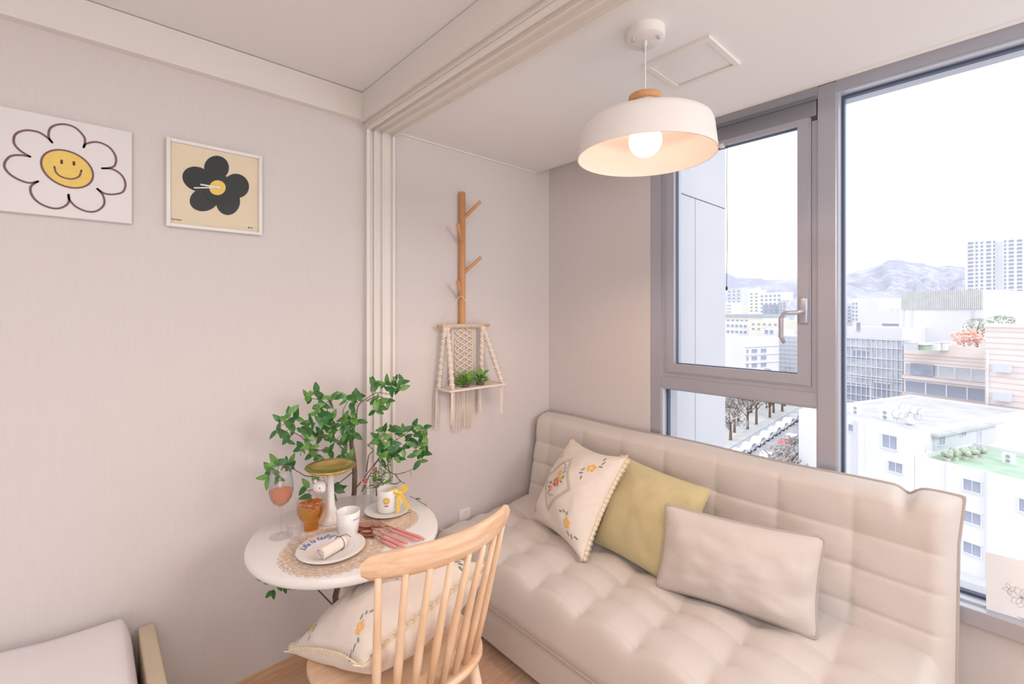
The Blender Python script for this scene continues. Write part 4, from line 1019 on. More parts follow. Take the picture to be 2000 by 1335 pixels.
# cutlery
def ladle(name, label, a, b, kind, lift=0, k=0):
    a, b = Vector(a), Vector(b); u = (b-a).normalized(); v = Z_.cross(u); L = (b-a).length; z0 = .0055+lift
    root = thing(name, label, name if name != 'table_knife' else 'knife', (a.x, a.y, TZ+z0-.002), 'pink handled cutlery on the table')
    Q = lambda s_, t, z: a+u*s_+v*t+Z_*(z0+z)
    mb = MB()
    if kind == 'spoon':
        vs = []; n = 20; lv = [(1, .0035), (.8, .0005), (.5, -.0016), (.02, -.0022)]
        for s_, z in lv:
            for i in range(n):
                t = 2*PI*i/n; vs.append(Q(.026-.026*s_*math.cos(t), .0175*s_*math.sin(t)*(1+.12*math.cos(t)), z+.002))
        fs = [(k_*n+i, k_*n+(i+1) % n, (k_+1)*n+(i+1) % n, (k_+1)*n+i) for k_ in range(3) for i in range(n)]+[tuple(3*n+i for i in range(n))]
        mb.add(vs, fs); vs2 = [p-Z_*.0012 for p in vs]; mb.add(vs2, [f_[::-1] for f_ in fs]); s1_ = .050
    elif kind == 'fork':
        for t in (-.0085, -.0028, .0028, .0085): mb.tube([Q(0, t*.9, .004), Q(.015, t, .001), (Q(.032, t, .0)), Q(.040, t*.7, .001)], [.0009, .0015, .0018, .0018], 5)
        mb.prism([(.028, -.0105), (.040, -.0095), (.050, -.003), (.050, .003), (.040, .0095), (.028, .0105)], a+Z_*(z0+.000), u, v, Z_*.0018); s1_ = .050
    else:
        mb.prism([(0, 0), (.008, .006), (.03, .009), (.07, .009), (.07, -.004), (.01, -.004)], a+Z_*(z0), u, v, Z_*.0012); s1_ = .066
    hd_ = mb.build('head', 'copper', root, auto=50)
    mb = MB().tube([Q(s1_-.004, 0, .001), Q(s1_+.02, 0, .003), Q(s1_+.04, 0, .0025)], [.0026, .0020, .0028], 8); mb.build('neck', 'copper', root, smooth=True)
    MB().tube([Q(s1_+.036, 0, .0025), Q(s1_+.06, 0, .0015), Q(L-.02, 0, .0005), Q(L, 0, .0005)], [.0028, .0040, .0052, .0035], 10).build('handle', 'pinkh', root, smooth=True)
ladle('fork', 'pink handled fork, the farther of the two beside the saucer', onT(733, 1024), onT(828, 1056), 'fork', .001)
ladle('fork', 'pink handled fork, the nearer of the two beside the saucer', onT(719, 1025), onT(817, 1061), 'fork', .003)
ladle('spoon', 'pink handled spoon lying uppermost beside the ribbed cup', onT(703, 1030), onT(795, 1068), 'spoon', .006)
ladle('spoon', 'pink handled spoon half hidden under the uppermost spoon', onT(704, 1037), onT(788, 1071), 'spoon', .0015)
ladle('spoon', 'pink handled spoon lying nearest the lettered plate', onT(706, 1044), onT(774, 1072), 'spoon', 0)
bpy.context.view_layer.update()

# ------------------------------------------------------------------ ficus tree behind the table
ty = 1.72
fz = thing('ficus_tree', 'artificial ficus tree with glossy green leaves behind the round table', 'plant', onY(690, 900, ty)*Vector((1, 1, 0)) if False else (onY(690, 900, ty).x, ty, 0))
fx = onY(690, 900, ty).x
MB().shell([(0, 0), (.075, 0), (.085, .01), (.095, .14), (.088, .14), (.078, .02), (0, .015)], (fx, ty, 0), 40).build('pot', 'white', fz, smooth=True)
MB().lathe([(0, .125), (.087, .125)], (fx, ty, 0), 30).build('soil', 'bark', fz)
def V5(x, y, Y): return onY(440+x/4.348, 700+y/4.348, Y)
trunk = [Vector((fx, ty, .12)), onY(659, 1205, ty), onY(655, 1165, ty), onY(675, 1080, ty), onY(692, 960, ty), V5(1100, 1000, ty), V5(1095, 880, ty), V5(1070, 720, ty), V5(1075, 680, ty)]
MB().tube(trunk, [.012, .011, .011, .010, .0095, .0095, .009, .008, .007], 10).build('trunk', 'bark', fz, smooth=True)
BP = []
def smooth_path(q, k=5):
    out = []
    for i in range(len(q)-1):
        a = q[max(i-1, 0)]; b = q[i]; c = q[i+1]; d = q[min(i+2, len(q)-1)]
        for j in range(k):
            t = j/k; out.append(.5*((2*b)+(c-a)*t+(2*a-5*b+4*c-d)*t*t+(3*b-a-3*c+d)*t**3))
    return out+[q[-1]]
def branch(pts, r0=.0024, r1=.0009, dY=0):
    q = smooth_path([V5(x, y, Y) for x, y, Y in pts]); n = len(q); BP.extend(q); MB().tube(q, [r0+(r1-r0)*i/(n-1) for i in range(n)], 5).build('branch', 'twig', fz, smooth=True)
branch([(1070, 700, ty), (1110, 520, ty-.02), (1130, 400, ty-.03), (1200, 340, ty-.04), (1290, 290, ty-.05), (1400, 300, ty-.05), (1470, 250, ty-.05)])
branch([(1200, 360, ty-.04), (1280, 320, ty-.03), (1360, 340, ty-.04), (1400, 360, ty-.05)])
branch([(1070, 720, ty), (1020, 600, ty+.03), (1000, 450, ty+.03), (1050, 350, ty+.02)])
branch([(1080, 850, ty), (1000, 770, ty-.03), (940, 690, ty-.04), (880, 560, ty-.04), (860, 400, ty-.03), (800, 350, ty-.02), (720, 340, ty)])
branch([(940, 690, ty-.04), (820, 650, ty-.06), (700, 700, ty-.06), (640, 660, ty-.05), (560, 610, ty-.03), (500, 540, ty-.02)])
branch([(1085, 900, ty), (930, 960, ty), (720, 1000, ty-.04), (620, 960, ty-.06), (500, 900, ty-.07), (400, 930, ty-.08)])
branch([(900, 860, ty-.02), (860, 780, ty-.05), (780, 780, ty-.06), (660, 770, ty-.06), (640, 830, ty-.06)])
branch([(1110, 1100, ty), (1180, 1010, ty-.02), (1240, 930, ty-.03), (1300, 850, ty-.04), (1380, 740, ty-.05), (1500, 660, ty-.06), (1600, 600, ty-.06), (1680, 620, ty-.06)])
branch([(1160, 1130, ty), (1230, 980, ty), (1300, 860, ty-.02), (1420, 800, ty-.04), (1560, 740, ty-.06), (1650, 760, ty-.06), (1700, 800, ty-.06)])
branch([(1200, 960, ty-.02), (1220, 820, ty-.02), (1260, 780, ty-.02), (1210, 740, ty-.02)])
branch([(1300, 860, ty-.02), (1360, 930, ty-.05), (1440, 980, ty-.07), (1540, 960, ty-.08), (1600, 930, ty-.08)])
branch([(1380, 900, ty-.05), (1400, 1000, ty-.08), (1400, 1080, ty-.09)])
branch([(1440, 980, ty-.07), (1490, 1040, ty-.08), (1530, 1060, ty-.08)])
branch([(1085, 960, ty), (960, 1060, ty-.03), (910, 1080, ty-.05)]); branch([(960, 1060, ty-.03), (800, 1100, ty-.05), (690, 1120, ty-.06)])
lz0 = [onY(659, 1190, ty), onY(620, 1150, ty-.03), onY(575, 1142, ty-.06), onY(530, 1140, ty-.08)]; MB().tube(lz0, [.003, .0025, .0015, .001], 5).build('branch', 'twig', fz, smooth=True)
lz1 = [onY(657, 1200, ty), onY(690, 1170, ty-.04), onY(708, 1150, ty-.06)]; MB().tube(lz1, [.003, .002, .001], 5).build('branch', 'twig', fz, smooth=True)
CL = [(705, 340), (760, 290), (800, 310), (830, 400), (900, 350), (930, 320), (780, 400), (1040, 340), (1060, 400), (1100, 330), (1150, 320), (1110, 300), (1250, 230), (1275, 200), (1370, 200), (1430, 190), (1490, 190), (1400, 250), (1470, 260), (1280, 350), (1320, 390), (1390, 350), (1280, 440), (545, 460), (480, 510), (440, 600), (600, 500), (560, 570), (600, 590), (490, 650), (530, 680), (720, 540), (720, 600), (790, 470), (850, 480), (830, 540), (900, 510), (860, 570), (940, 570), (910, 620), (1000, 520), (1060, 510), (1110, 540), (1090, 460), (1010, 580), (700, 670), (760, 650), (830, 650), (900, 690), (1010, 640), (1010, 690), (1090, 640), (650, 750), (720, 750), (740, 820), (790, 830), (870, 780), (985, 820), (1050, 840), (440, 880), (370, 940), (370, 1010), (440, 1000), (500, 900), (570, 880), (760, 1010), (690, 1090), (710, 1160), (920, 1080), (950, 1110), (900, 1130), (1285, 660), (1340, 600), (1395, 660), (1430, 610), (1480, 620), (1520, 600), (1600, 570), (1680, 590), (1690, 650), (1610, 640), (1550, 680), (1640, 720), (1570, 730), (1660, 790), (1700, 800), (1650, 860), (1610, 800), (1290, 710), (1340, 740), (1400, 740), (1450, 720), (1500, 780), (1340, 840), (1340, 790), (1420, 820), (1470, 860), (1380, 880), (1210, 720), (1240, 750), (1600, 940), (1520, 970), (1580, 1000), (1480, 1050), (1520, 1050), (1330, 1060), (1390, 1110), (1440, 1090)]
random.seed(13)
nl = 0; tw_ = MB()
for (x, y) in CL:
    Y = ty-.03-.04*random.random()-(.03 if x > 1200 else 0); c = V5(x, y, Y)
    near = [(a-x, b-y) for a, b in CL if 0 < abs(a-x)+abs(b-y) < 260]
    ox = -sum(a for a, b in near)/max(1, len(near)); oy = -sum(b for a, b in near)/max(1, len(near))
    a0 = math.atan2(-oy, ox) if near else 1.5
    nb3 = min(BP, key=lambda p: (p-c).length)
    if .008 < (nb3-c).length < .12: tw_.tube([nb3, nb3.lerp(c, .5)+Z_*.003, c], [.0010, .0009, .0008], 4)
    for k in range(3 if len(near) > 4 else 2):
        if nl >= 285: break
        a = a0+(k-1)*1.9+random.uniform(-.8, .8) if len(near) > 4 else a0+(k-.5)*1.5+random.uniform(-.3, .3)
        d = RGT*math.cos(a)*1+Z_*math.sin(a)-FWD*random.uniform(-.5, .6)
        L = random.uniform(.036, .050)*(1 if k < 2 else .85)
        place_leaf(LF2 if random.random() < .35 else LF, fz, c-d.normalized()*L*.15+RGT*random.uniform(-.008, .008)+Z_*random.uniform(-.008, .008), d, -FWD+Z_*random.uniform(-.2, .9)+RGT*random.uniform(-.5, .5), L); nl += 1
tw_.build('twigs', 'twig', fz, kind='stuff')
for (qx, qy, ang) in ((522, 1136, 2.6), (527, 1158, 3.9), (534, 1158, 4.8), (545, 1143, 5.2), (556, 1147, 5.0), (566, 1146, .1), (570, 1143, 5.6), (512, 1130, 2.9), (703, 1150, 4.4), (712, 1165, 5.2), (705, 1170, 4.0), (716, 1158, .4), (700, 1140, 1.9)):
    c = onY(qx, qy, ty-.06); d = RGT*math.cos(ang)+Z_*math.sin(ang)-FWD*.2; place_leaf(LF, fz, c-d*.012, d, -FWD+Z_*.4, .034)
# ------------------------------------------------------------------ the city outside; distance haze is mixed into these pale base colours
M['bwhite'] = mat('white rendered facade', 'dfdfe5', .8, var=.04, vscale=.15)
M['bgrey'] = mat('grey facade', 'cdd0da', .8, var=.06, vscale=.2)
M['bcream'] = mat('cream facade', 'e2ddd3', .8, var=.05, vscale=.2)
M['byel'] = mat('pale yellow facade', 'e3e0d4', .8)
M['bpink'] = mat('pink brick facade', 'e6dad7', .85, var=.06, vscale=.3)
M['bband'] = mat('darker brick course', 'd5c7c5', .85)
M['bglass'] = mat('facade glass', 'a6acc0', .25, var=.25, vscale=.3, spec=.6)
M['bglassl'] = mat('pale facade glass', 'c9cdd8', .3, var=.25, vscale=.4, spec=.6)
M['bframe'] = mat('white window frame', 'dcdce2', .6)
M['corr'] = mat('grey corrugated sheet', 'cfd1d1', .6, var=.1, vscale=.6)
M['roofg'] = mat('green roof coating', 'b3ccb9', .85, var=.2, vscale=.5)
M['roofgrey'] = mat('grey roof', 'c4c6ca', .85, var=.15, vscale=.5)
M['roofdk'] = mat('blue grey roof', 'a9b3c0', .7)
M['redum'] = mat('coral canopy', 'ecc4ba', .8)
M['acwhite'] = mat('outdoor unit casing', 'e6e6e8', .5)
M['acdark'] = mat('fan grille', 'a0a4b0', .6)
M['street'] = mat('asphalt', 'b4b6be', .9, var=.1, vscale=.1)
M['ground'] = mat('pale city ground', 'cdced2', .95, col2='bbbdbc', vscale=.02)
M['crown'] = mat('bare winter crown', 'aaa5a3', .95, var=.2, vscale=1.5)
M['pine'] = mat('pale pine foliage', 'b7c2b2', .95, var=.2, vscale=2)
M['hill'] = mat('snowy mountain with painted haze', 'babbc7', .95, col2='a2a5b6', vscale=.012, lo=.42, hi=.66)  # snow pattern in pale lavender; the haze is painted into both colours
M['redsign'] = mat('red shop sign', 'd98088', .7)
GZ = -24.0
E1 = (FWD-RGT*.4525).normalized(); E2 = (FWD+RGT*2.21).normalized()
def along(Cn, e, px_):
    t = (px_-CXP)/FPX; cd_, cr2 = Cn.dot(FWD), Cn.dot(RGT); ed, er = e.dot(FWD), e.dot(RGT)
    return (t*cd_-cr2)/(er-t*ed)
def wmesh(name, gm, fm, t=.07, mull=1):
    v = []; f = []; mi = []
    def bx(x0, x1, z0, z1, y0, y1, k):
        n = len(v); v.extend([(x0, y0, z0), (x1, y0, z0), (x1, y0, z1), (x0, y0, z1), (x0, y1, z0), (x1, y1, z0), (x1, y1, z1), (x0, y1, z1)])
        for q in ((4, 5, 6, 7), (0, 1, 5, 4), (1, 2, 6, 5), (2, 3, 7, 6), (3, 0, 4, 7)): f.append(tuple(n+i for i in q)); mi.append(k)
    bx(-.5, .5, -.5, .5, 0, .02, 0)
    bx(-.5-t/2, -.5+t/2, -.5, .5, 0, .08, 1); bx(.5-t/2, .5+t/2, -.5, .5, 0, .08, 1); bx(-.5-t, .5+t, -.5-t, -.5, 0, .14, 1); bx(-.5-t/2, .5+t/2, .5-t/2, .5+t/2, 0, .08, 1)
    for i in range(mull): x = -.5+(i+1)/(mull+1); bx(x-t/4, x+t/4, -.5, .5, 0, .06, 1)
    me = bpy.data.meshes.new(name); me.from_pydata(v, [], f); me.materials.append(M[gm]); me.materials.append(M[fm]); me.polygons.foreach_set('material_index', mi); me.update(); return me
WM = wmesh('facade_window', 'bglass', 'bframe'); WM0 = wmesh('plain_window', 'bglass', 'bframe', .04, 0); WMP = wmesh('pale_window', 'bglassl', 'bframe', .05, 0)
class Bld: pass
def bld(name, label, pl_, pr_, yt, d, mode='E1', dep=10, m='bwhite', wins=(), zbot=GZ, cat='building', group=None, roof=None, par=.5, wallname='walls', bands=(), side=()):
    b = Bld(); b.e, b.o = (E1, E2) if mode == 'E1' else (E2, E1)
    b.px = pr_ if mode == 'E1' else pl_
    c = P(b.px, HYP, d); c.z = 0; b.c = c; b.d = d
    b.L = along(c, b.e, pl_ if mode == 'E1' else pr_)
    b.zt = EYE+(HYP-yt)/FPX*d; b.n = -b.o; b.dep = dep
    b.root = thing(name, label, cat, (c.x, c.y, zbot), group)
    base = Vector((c.x, c.y, zbot)); H_ = b.zt-zbot
    mb = MB().obox(base, b.e*b.L, b.o*dep, Z_*H_)
    if roof:      # parapet ring and roof deck
        mb = MB().obox(base, b.e*b.L, b.o*dep, Z_*(H_-par)); w_ = .25
        top = base+Z_*(H_-par)
        mb.obox(top, b.e*b.L, b.o*w_, Z_*par).obox(top+b.o*(dep-w_), b.e*b.L, b.o*w_, Z_*par).obox(top+b.o*w_, b.e*w_, b.o*(dep-2*w_), Z_*par).obox(top+b.o*w_+b.e*(b.L-w_), b.e*w_, b.o*(dep-2*w_), Z_*par)
    mb.build(wallname, m, b.root)
    if roof: MB().obox(base+Z_*(H_-par)+b.o*.25+b.e*.25, b.e*(b.L-.5), b.o*(dep-.5), Z_*.03).build('roof_deck', roof, b.root)
    b.z = lambda y: EYE+(HYP-y)/FPX*b.d
    b.pt = lambda s_, z, off=0: Vector((c.x, c.y, z))+b.e*s_+b.n*off
    for w_ in wins: grid(b, *w_)
    for (y0, y1, m2, off) in bands: MB().obox(b.pt(0, b.z(y1), off), b.e*b.L, -b.n*off, Z_*(b.z(y0)-b.z(y1))).build('band', m2, b.root)
    return b
def winat(b, x0, x1, y0, y1, me=None, name='window', on='face'):     # a window between two image columns, heights read at its own depth
    e = b.e; s0 = along(b.c, e, x0); s1 = along(b.c, e, x1)
    q = b.c+e*(s0+s1)/2; dd = q.dot(FWD); z0 = EYE+(HYP-y1)/FPX*dd; z1 = EYE+(HYP-y0)/FPX*dd
    p = Vector((q.x, q.y, (z0+z1)/2)); wd = abs(s1-s0)
    x = e*wd; yv = b.n*1.0; z = Z_*(z1-z0)
    inst(me or WM0, name, b.root, frame_mat(p, x, yv, z))
def grid(b, nc, nr, x0, x1, y0, y1, fw=.6, fh=.55, me=None):
    for i in range(nc):
        xa = x0+(x1-x0)*i/nc; xb = x0+(x1-x0)*(i+1)/nc; xm = (xa+xb)/2; hw = (xb-xa)*fw/2
        dd0 = b.d; q = b.c+b.e*along(b.c, b.e, xm); kk = dd0/q.dot(FWD)
        for j in range(nr):
            ya = y0+(y1-y0)*(j+.5)/nr; hh = (y1-y0)/nr*fh/2
            yy = HYP+(ya-HYP)*kk; winat(b, xm-hw, xm+hw, yy-hh*kk, yy+hh*kk, me)

gr = MB().box((-50, -3000, GZ-1), (6000, 5000, GZ)).build('ground', 'ground', kind='structure')
# mountains
def ridge(name, label, prof_, d, back, m='hill', seed=0):
    n = 240; x0, x1 = prof_[0][0], prof_[-1][0]; rowsN = 16
    root = thing(name, label, 'mountain', P((x0+x1)/2, HYP, d)*Vector((1, 1, 0)) if False else Vector((P((x0+x1)/2, HYP, d).x, P((x0+x1)/2, HYP, d).y, GZ)))
    vs = []
    for i in range(n+1):
        px_ = x0+(x1-x0)*i/n
        for k in range(len(prof_)-1):
            if prof_[k][0] <= px_ <= prof_[k+1][0]: a, b_ = prof_[k], prof_[k+1]; t = (px_-a[0])/(b_[0]-a[0]); t = t*t*(3-2*t)*.5+t*.5; yy = a[1]+(b_[1]-a[1])*t
        hgt = (HYP-yy)/FPX*d
        for j in range(rowsN+1):
            t = j/rowsN; dd = d-back*(1-t) if t <= 1 else d
            s_ = t**1.15; q = P(px_, HYP, dd)
            nz = noise.fractal(Vector((px_*.03+seed, t*4, seed)), 1, 2.1, 5)*.16*hgt*(1-abs(2*t-1))**.5 if 0 < t < 1 else 0
            e_ = noise.noise(Vector((px_*.25, seed, 2)))*d*.0016 if j == rowsN else 0
            vs.append(Vector((q.x, q.y, GZ+(hgt+EYE-GZ)*s_+nz+e_)))
        q = P(px_, HYP, d+back*.6); vs.append(Vector((q.x, q.y, GZ)))
    R_ = rowsN+2; fs = [(i*R_+j, (i+1)*R_+j, (i+1)*R_+j+1, i*R_+j+1) for i in range(n) for j in range(R_-1)]
    MB().add(vs, fs).build('slopes', m, root, smooth=True)
ridge('mountain', 'high pale snowy mountain ridge behind the city in the large pane', [(1380, 556), (1500, 560), (1600, 560), (1650, 537), (1680, 528), (1712, 520), (1735, 508), (1755, 506), (1775, 512), (1800, 513), (1825, 520), (1850, 518), (1885, 522), (1950, 540), (2080, 555), (2400, 580)], 3200, 1400, seed=3)
ridge('mountain', 'low wooded mountain ridge behind the city in the left sash', [(500, 575), (800, 548), (1000, 556), (1200, 536), (1350, 525), (1418, 533), (1445, 543), (1480, 543), (1500, 547), (1535, 545), (1570, 540), (1620, 548), (1700, 566), (1800, 580), (1900, 590)], 1400, 450, seed=8)

# high rise on the right
tw = bld('apartment_tower', 'tall white apartment tower with many window columns on the right', 1885, 2075, 459, 300, 'E1', 25, 'bwhite')
def tz(px_, y): return y
for (xa, xb) in ((1890, 1901.5), (1905, 1910.5), (1915, 1920.5), (1926, 1936), (1940, 1944), (1961, 1965.5), (1970, 1980.5), (1986, 1997)):
    for j in range(20):
        sl_ = (1885-xa)*.055
        y0 = 472+sl_+7.55*j; winat(tw, xa, xb, y0+.9, y0+5.6, WM0)
MB().obox(tw.pt(along(tw.c, E1, 1990), tw.zt, 0)+tw.o*4, E1*(along(tw.c, E1, 1915)-along(tw.c, E1, 1990)), tw.o*14, Z_*4).build('roof_house', 'bwhite', tw.root)
for xa in (1948, 1958): 
    s_ = along(tw.c, E1, xa); MB().obox(tw.pt(s_, 0, .6), E1*1.0, -tw.n*.6, Z_*tw.zt).build('pilaster', 'bgrey', tw.root)
# big white box with a grey corrugated crown
gb = bld('hall_building', 'white windowless block with a grey corrugated band along its top', 1760, 1920, 565, 95, 'E1', 20, 'bwhite', zbot=-8)
st_ = MB(); s1_ = gb.L; n_ = 44
for i in range(n_): st_.obox(gb.pt(s1_*i/n_, gb.z(603), .22), E1*(s1_/n_*.62), gb.n*-.22, Z_*(gb.zt+.1-gb.z(603)))
MB().obox(gb.pt(0, gb.z(603), .12), E1*s1_, gb.n*-.12, Z_*(gb.zt+.1-gb.z(603))).build('crown_band', 'corr', gb.root); st_.build('corrugation', 'corr', gb.root, kind='stuff')
for xa in (1767, 1783, 1903): MB().obox(gb.pt(along(gb.c, E1, xa), -8, .15), E1*.35, gb.n*-.15, Z_*(gb.z(603)+8)).build('downpipe', 'bgrey', gb.root)
# pink brick block with strip windows
bk_ = bld('brick_building', 'pink brick building with two long strip windows and a roof terrace', 1765, 1932, 679, 72, 'E1', 22, 'bpink', bands=[(700, 702, 'bband', .1), (708, 709.5, 'bband', .06), (716, 717.5, 'bband', .06), (748, 754, 'bband', .35), (752, 755, 'bframe', .5), (787, 794, 'bband', .35)], roof='roofgrey', par=.8)
grid(bk_, 5, 1, 1768, 1930, 722, 746, .94, .98, WMP); grid(bk_, 4, 1, 1768, 1930, 760, 786, .97, .95, WM0)
MB().obox(bk_.pt(along(bk_.c, E1, 1825), bk_.z(746), .3), E1*(along(bk_.c, E1, 1780)-along(bk_.c, E1, 1825)), bk_.n*-.1, Z_*(bk_.z(721)-bk_.z(746))).build('dark_banner', 'bglass', bk_.root)
# ladder like M frame on its ledge
t2 = bld('brick_tower', 'tall pink brick stair tower with horizontal courses at the right edge', 1924, 2010, 640, 60, 'E1', 14, 'bpink')
for k in range(20): 
    y0 = 648+k*11.5; MB().obox(t2.pt(0, t2.z(y0+1.6), .05), E1*t2.L, -t2.n*.05, Z_*(t2.z(y0)-t2.z(y0+1.6))).build('brick_course', 'bband', t2.root)
for ya in (716, 774): MB().obox(t2.pt(along(t2.c, E1, 1977), t2.z(ya+14), .9), E1*1.6, -t2.n*.9, Z_*1.1).build('vent_box', 'bgrey', t2.root)
MB().obox(t2.pt(along(t2.c, E1, 1932), t2.z(900), .12), E1*.25, -t2.n*.12, Z_*(t2.z(690)-t2.z(900))).build('downpipe', 'bframe', t2.root)
MB().obox(t2.pt(0, t2.zt, .2), E1*t2.L, t2.o*1.2, Z_*.5).build('parapet', 'bpink', t2.root)
MB().obox(t2.pt(along(t2.c, E1, 1984), t2.zt, -2), E1*.7, t2.o*.7, Z_*2.6).build('chimney', 'bwhite', t2.root)
# glass grid building
gg = bld('glass_building', 'glass fronted building with a dense grid of mullions beside the mullion', 1600, 1766, 664, bk_.c.dot(FWD)+E1.dot(FWD)*bk_.L+.6, 'E1', 2.2, 'bglassl', roof='roofgrey')
for i in range(17):
    xa = 1604+10.0*i; MB().obox(gg.pt(along(gg.c, E1, xa), GZ, .18), E1*.16, gg.n*-.18, Z_*(gg.zt-GZ)).build('mullion', 'bgrey', gg.root)
for ya in (664, 681, 703, 722, 741, 746, 764, 783, 803, 822): MB().obox(gg.pt(0, gg.z(ya+1.3), .26), E1*gg.L, gg.n*-.26, Z_*(gg.z(ya)-gg.z(ya+1.3))).build('transom_bar', 'bframe', gg.root)
for x0_, x1_, y0_, y1_ in ((1664, 1700, 684, 702), (1640, 1700, 747, 782), (1706, 1740, 747, 800)): winat(gg, x0_, x1_, y0_, y1_, WM0)
# low white buildings at middle distance in the big pane
bld('white_building', 'white block with a tall flat roof house left of the corrugated hall', 1665, 1718, 581, 190, 'E1', 25, 'bwhite', wins=[(2, 5, 1664, 1676, 588, 628)])
MB  # (nothing)
bld('white_building', 'white block with a ribbon of dark windows before the corrugated hall', 1690, 1758, 606, 130, 'E1', 18, 'bwhite', wins=[(1, 1, 1722, 1757, 631, 640, .96, .8)])
bld('white_building', 'broad low white block just above the glass building', 1650, 1762, 640, 100, 'E1', 10, 'bwhite', wins=[(1, 1, 1670, 1684, 630, 650, .6, .9)])
bld('grey_building', 'grey stepped block with punched windows beside the mullion', 1640, 1672, 592, 210, 'E1', 18, 'bgrey', wins=[(3, 5, 1645, 1672, 596, 630)])
bld('white_building', 'narrow white slab with two dark stripes below the mountain', 1732, 1762, 600, 170, 'E1', 18, 'bwhite', wins=[(2, 1, 1736, 1760, 604, 628, .2, .95)])
# near white building with windows, stepped roof and a roof house
wb = bld('white_building', 'nearest white building with small windows under the big pane', 1786, 2060, 952, 40, 'E1', 12, 'bwhite', roof='roofg', par=.5)
for ya in (946, 1008, 1069): 
    for x0_, x1_ in ((1881, 1917),): winat(wb, x0_, x1_, ya-9, ya+13, WM)
for x0_, x1_, y0_, y1_ in ((1990, 2020, 975, 1000),): winat(wb, x0_, x1_, y0_, y1_, WM)
MB().tube([wb.pt(along(wb.c, E1, 1924), wb.zt, .12), wb.pt(along(wb.c, E1, 1924), GZ, .12)], .04, 6).build('downpipe', 'bgrey', wb.root)
MB().tube([wb.pt(along(wb.c, E1, 1846), wb.zt, .12), wb.pt(along(wb.c, E1, 1846), GZ, .12)], .03, 6).build('downpipe', 'bgrey', wb.root)
c2 = wb.c+E1*along(wb.c, E1, 1787); d2 = c2.dot(FWD)
w2 = bld('white_building', 'taller white building with a cluttered roof left of the nearest one', 1560, 1787, 843, d2, 'E1', 26, 'bwhite', roof='roofgrey', par=.35)
winat(w2, 1723, 1753, 849, 875, WM); winat(w2, 1735, 1764, 902, 921, WM); winat(w2, 1737, 1765, 956, 975, WM); winat(w2, 1657, 1676, 829, 842, WM); 
for xa in (1678, 1687): MB().obox(w2.pt(along(w2.c, E1, xa), GZ, .25), E1*.5, w2.n*-.25, Z_*(w2.zt-GZ)).build('pilaster', 'bgrey' if xa == 1678 else 'bwhite', w2.root)
# roof house with windows standing on the nearest roof
dh = P(1826, 0, d2*1.03).dot(FWD)
hh2 = bld('roof_house', 'small white roof house with a grey lean-to roof on the green terrace', 1826, 1945, 851, 50.4, 'E2', 4, 'bgrey', zbot=wb.zt-.5)
for x0_, x1_, y0_, y1_ in ((1832, 1845, 848, 868), (1875, 1886, 837, 850)): winat(hh2, x0_, x1_, y0_, y1_, WM)
winat(hh2, 1908, 1916, 841, 866, WMP, 'door')
MB().obox(Vector((hh2.c.x, hh2.c.y, hh2.zt))+hh2.n*.5-hh2.e*.4, hh2.e*(hh2.L+.8), hh2.o*6, Z_*.25).build('roof_slab', 'roofgrey', hh2.root)
# roof clutter
def acunit(px_, py_, d, s_, label, group='outdoor units on the roofs'):
    c = P(px_, py_, d); r_ = thing('outdoor_unit', label, 'air conditioner', c, group)
    MB().obox(c-E1*s_*.5-E2*s_*.2, E1*s_, E2*s_*.45, Z_*s_*1.15).build('casing', 'acwhite', r_)
    for k in (0, 1): MB().lathe([(0, 0), (s_*.2, 0), (s_*.2, .03), (0, .03)], c-E2*(s_*.2)+Z_*s_*(.32+.5*k), 12, ax=-E2).build('fan', 'acdark', r_)
zr2 = w2.zt-.32
def onroof(px_, d_, z): q = P(px_, HYP, d_); q.z = z; return q
for px_, dd, s_, lab in ((1730, 56, 1.1, 'largest outdoor unit with two fans standing on the cluttered roof'), (1672, 59, 1.0, 'outdoor unit nearest the mullion on the cluttered roof'), (1755, 57, .6, 'small outdoor unit right beside the largest one'), (1779, 60, .75, 'outdoor unit before the brick building, leftmost of a pair'), (1796, 59, .75, 'outdoor unit before the brick building, rightmost of a pair')):
    q = onroof(px_, dd, zr2); acunit(px_, HYP+(EYE-zr2)*FPX/dd, dd, s_, lab)
for px_, dd, s_, lab in ((1970, 47.9, .9, 'outdoor unit on the green terrace at the right edge'),):
    acunit(px_, HYP+(EYE-(wb.zt-.47))*FPX/dd, dd, s_, lab)
q = onroof(1777, 53.5, zr2+.45); MB().ball(q, .45, 14, 10).build('water_tank', 'acwhite', label='round white water tank near the roof corner', cat='water tank', org=q, smooth=True)
random.seed(4)
for k, (px_, dd, r_) in enumerate(((1752, 54.5, .5), (1761, 56, .42), (1766, 58, .5), (1773, 57, .45), (1786, 56.5, .5), (1792, 57.5, .42), (1799, 55.8, .4), (1763, 53.6, .38))):
    q = onroof(px_, dd, zr2); t_ = thing('satellite_dish', 'small white satellite dish in the clutter on the white building roof', 'satellite dish', q, 'satellite dishes on the cluttered roof')
    MB().tube([q, q+Z_*.9], .05, 6).build('mast', 'bgrey', t_); an_ = (-E2+Z_*.4+E1*random.uniform(-.8, .8)).normalized()
    MB().lathe([(0, 0), (r_*.6, .06), (r_, .2), (r_*.6, .02), (0, -.05)], q+Z_*1.0, 14, ax=an_).build('dish', 'acwhite', t_, smooth=True)
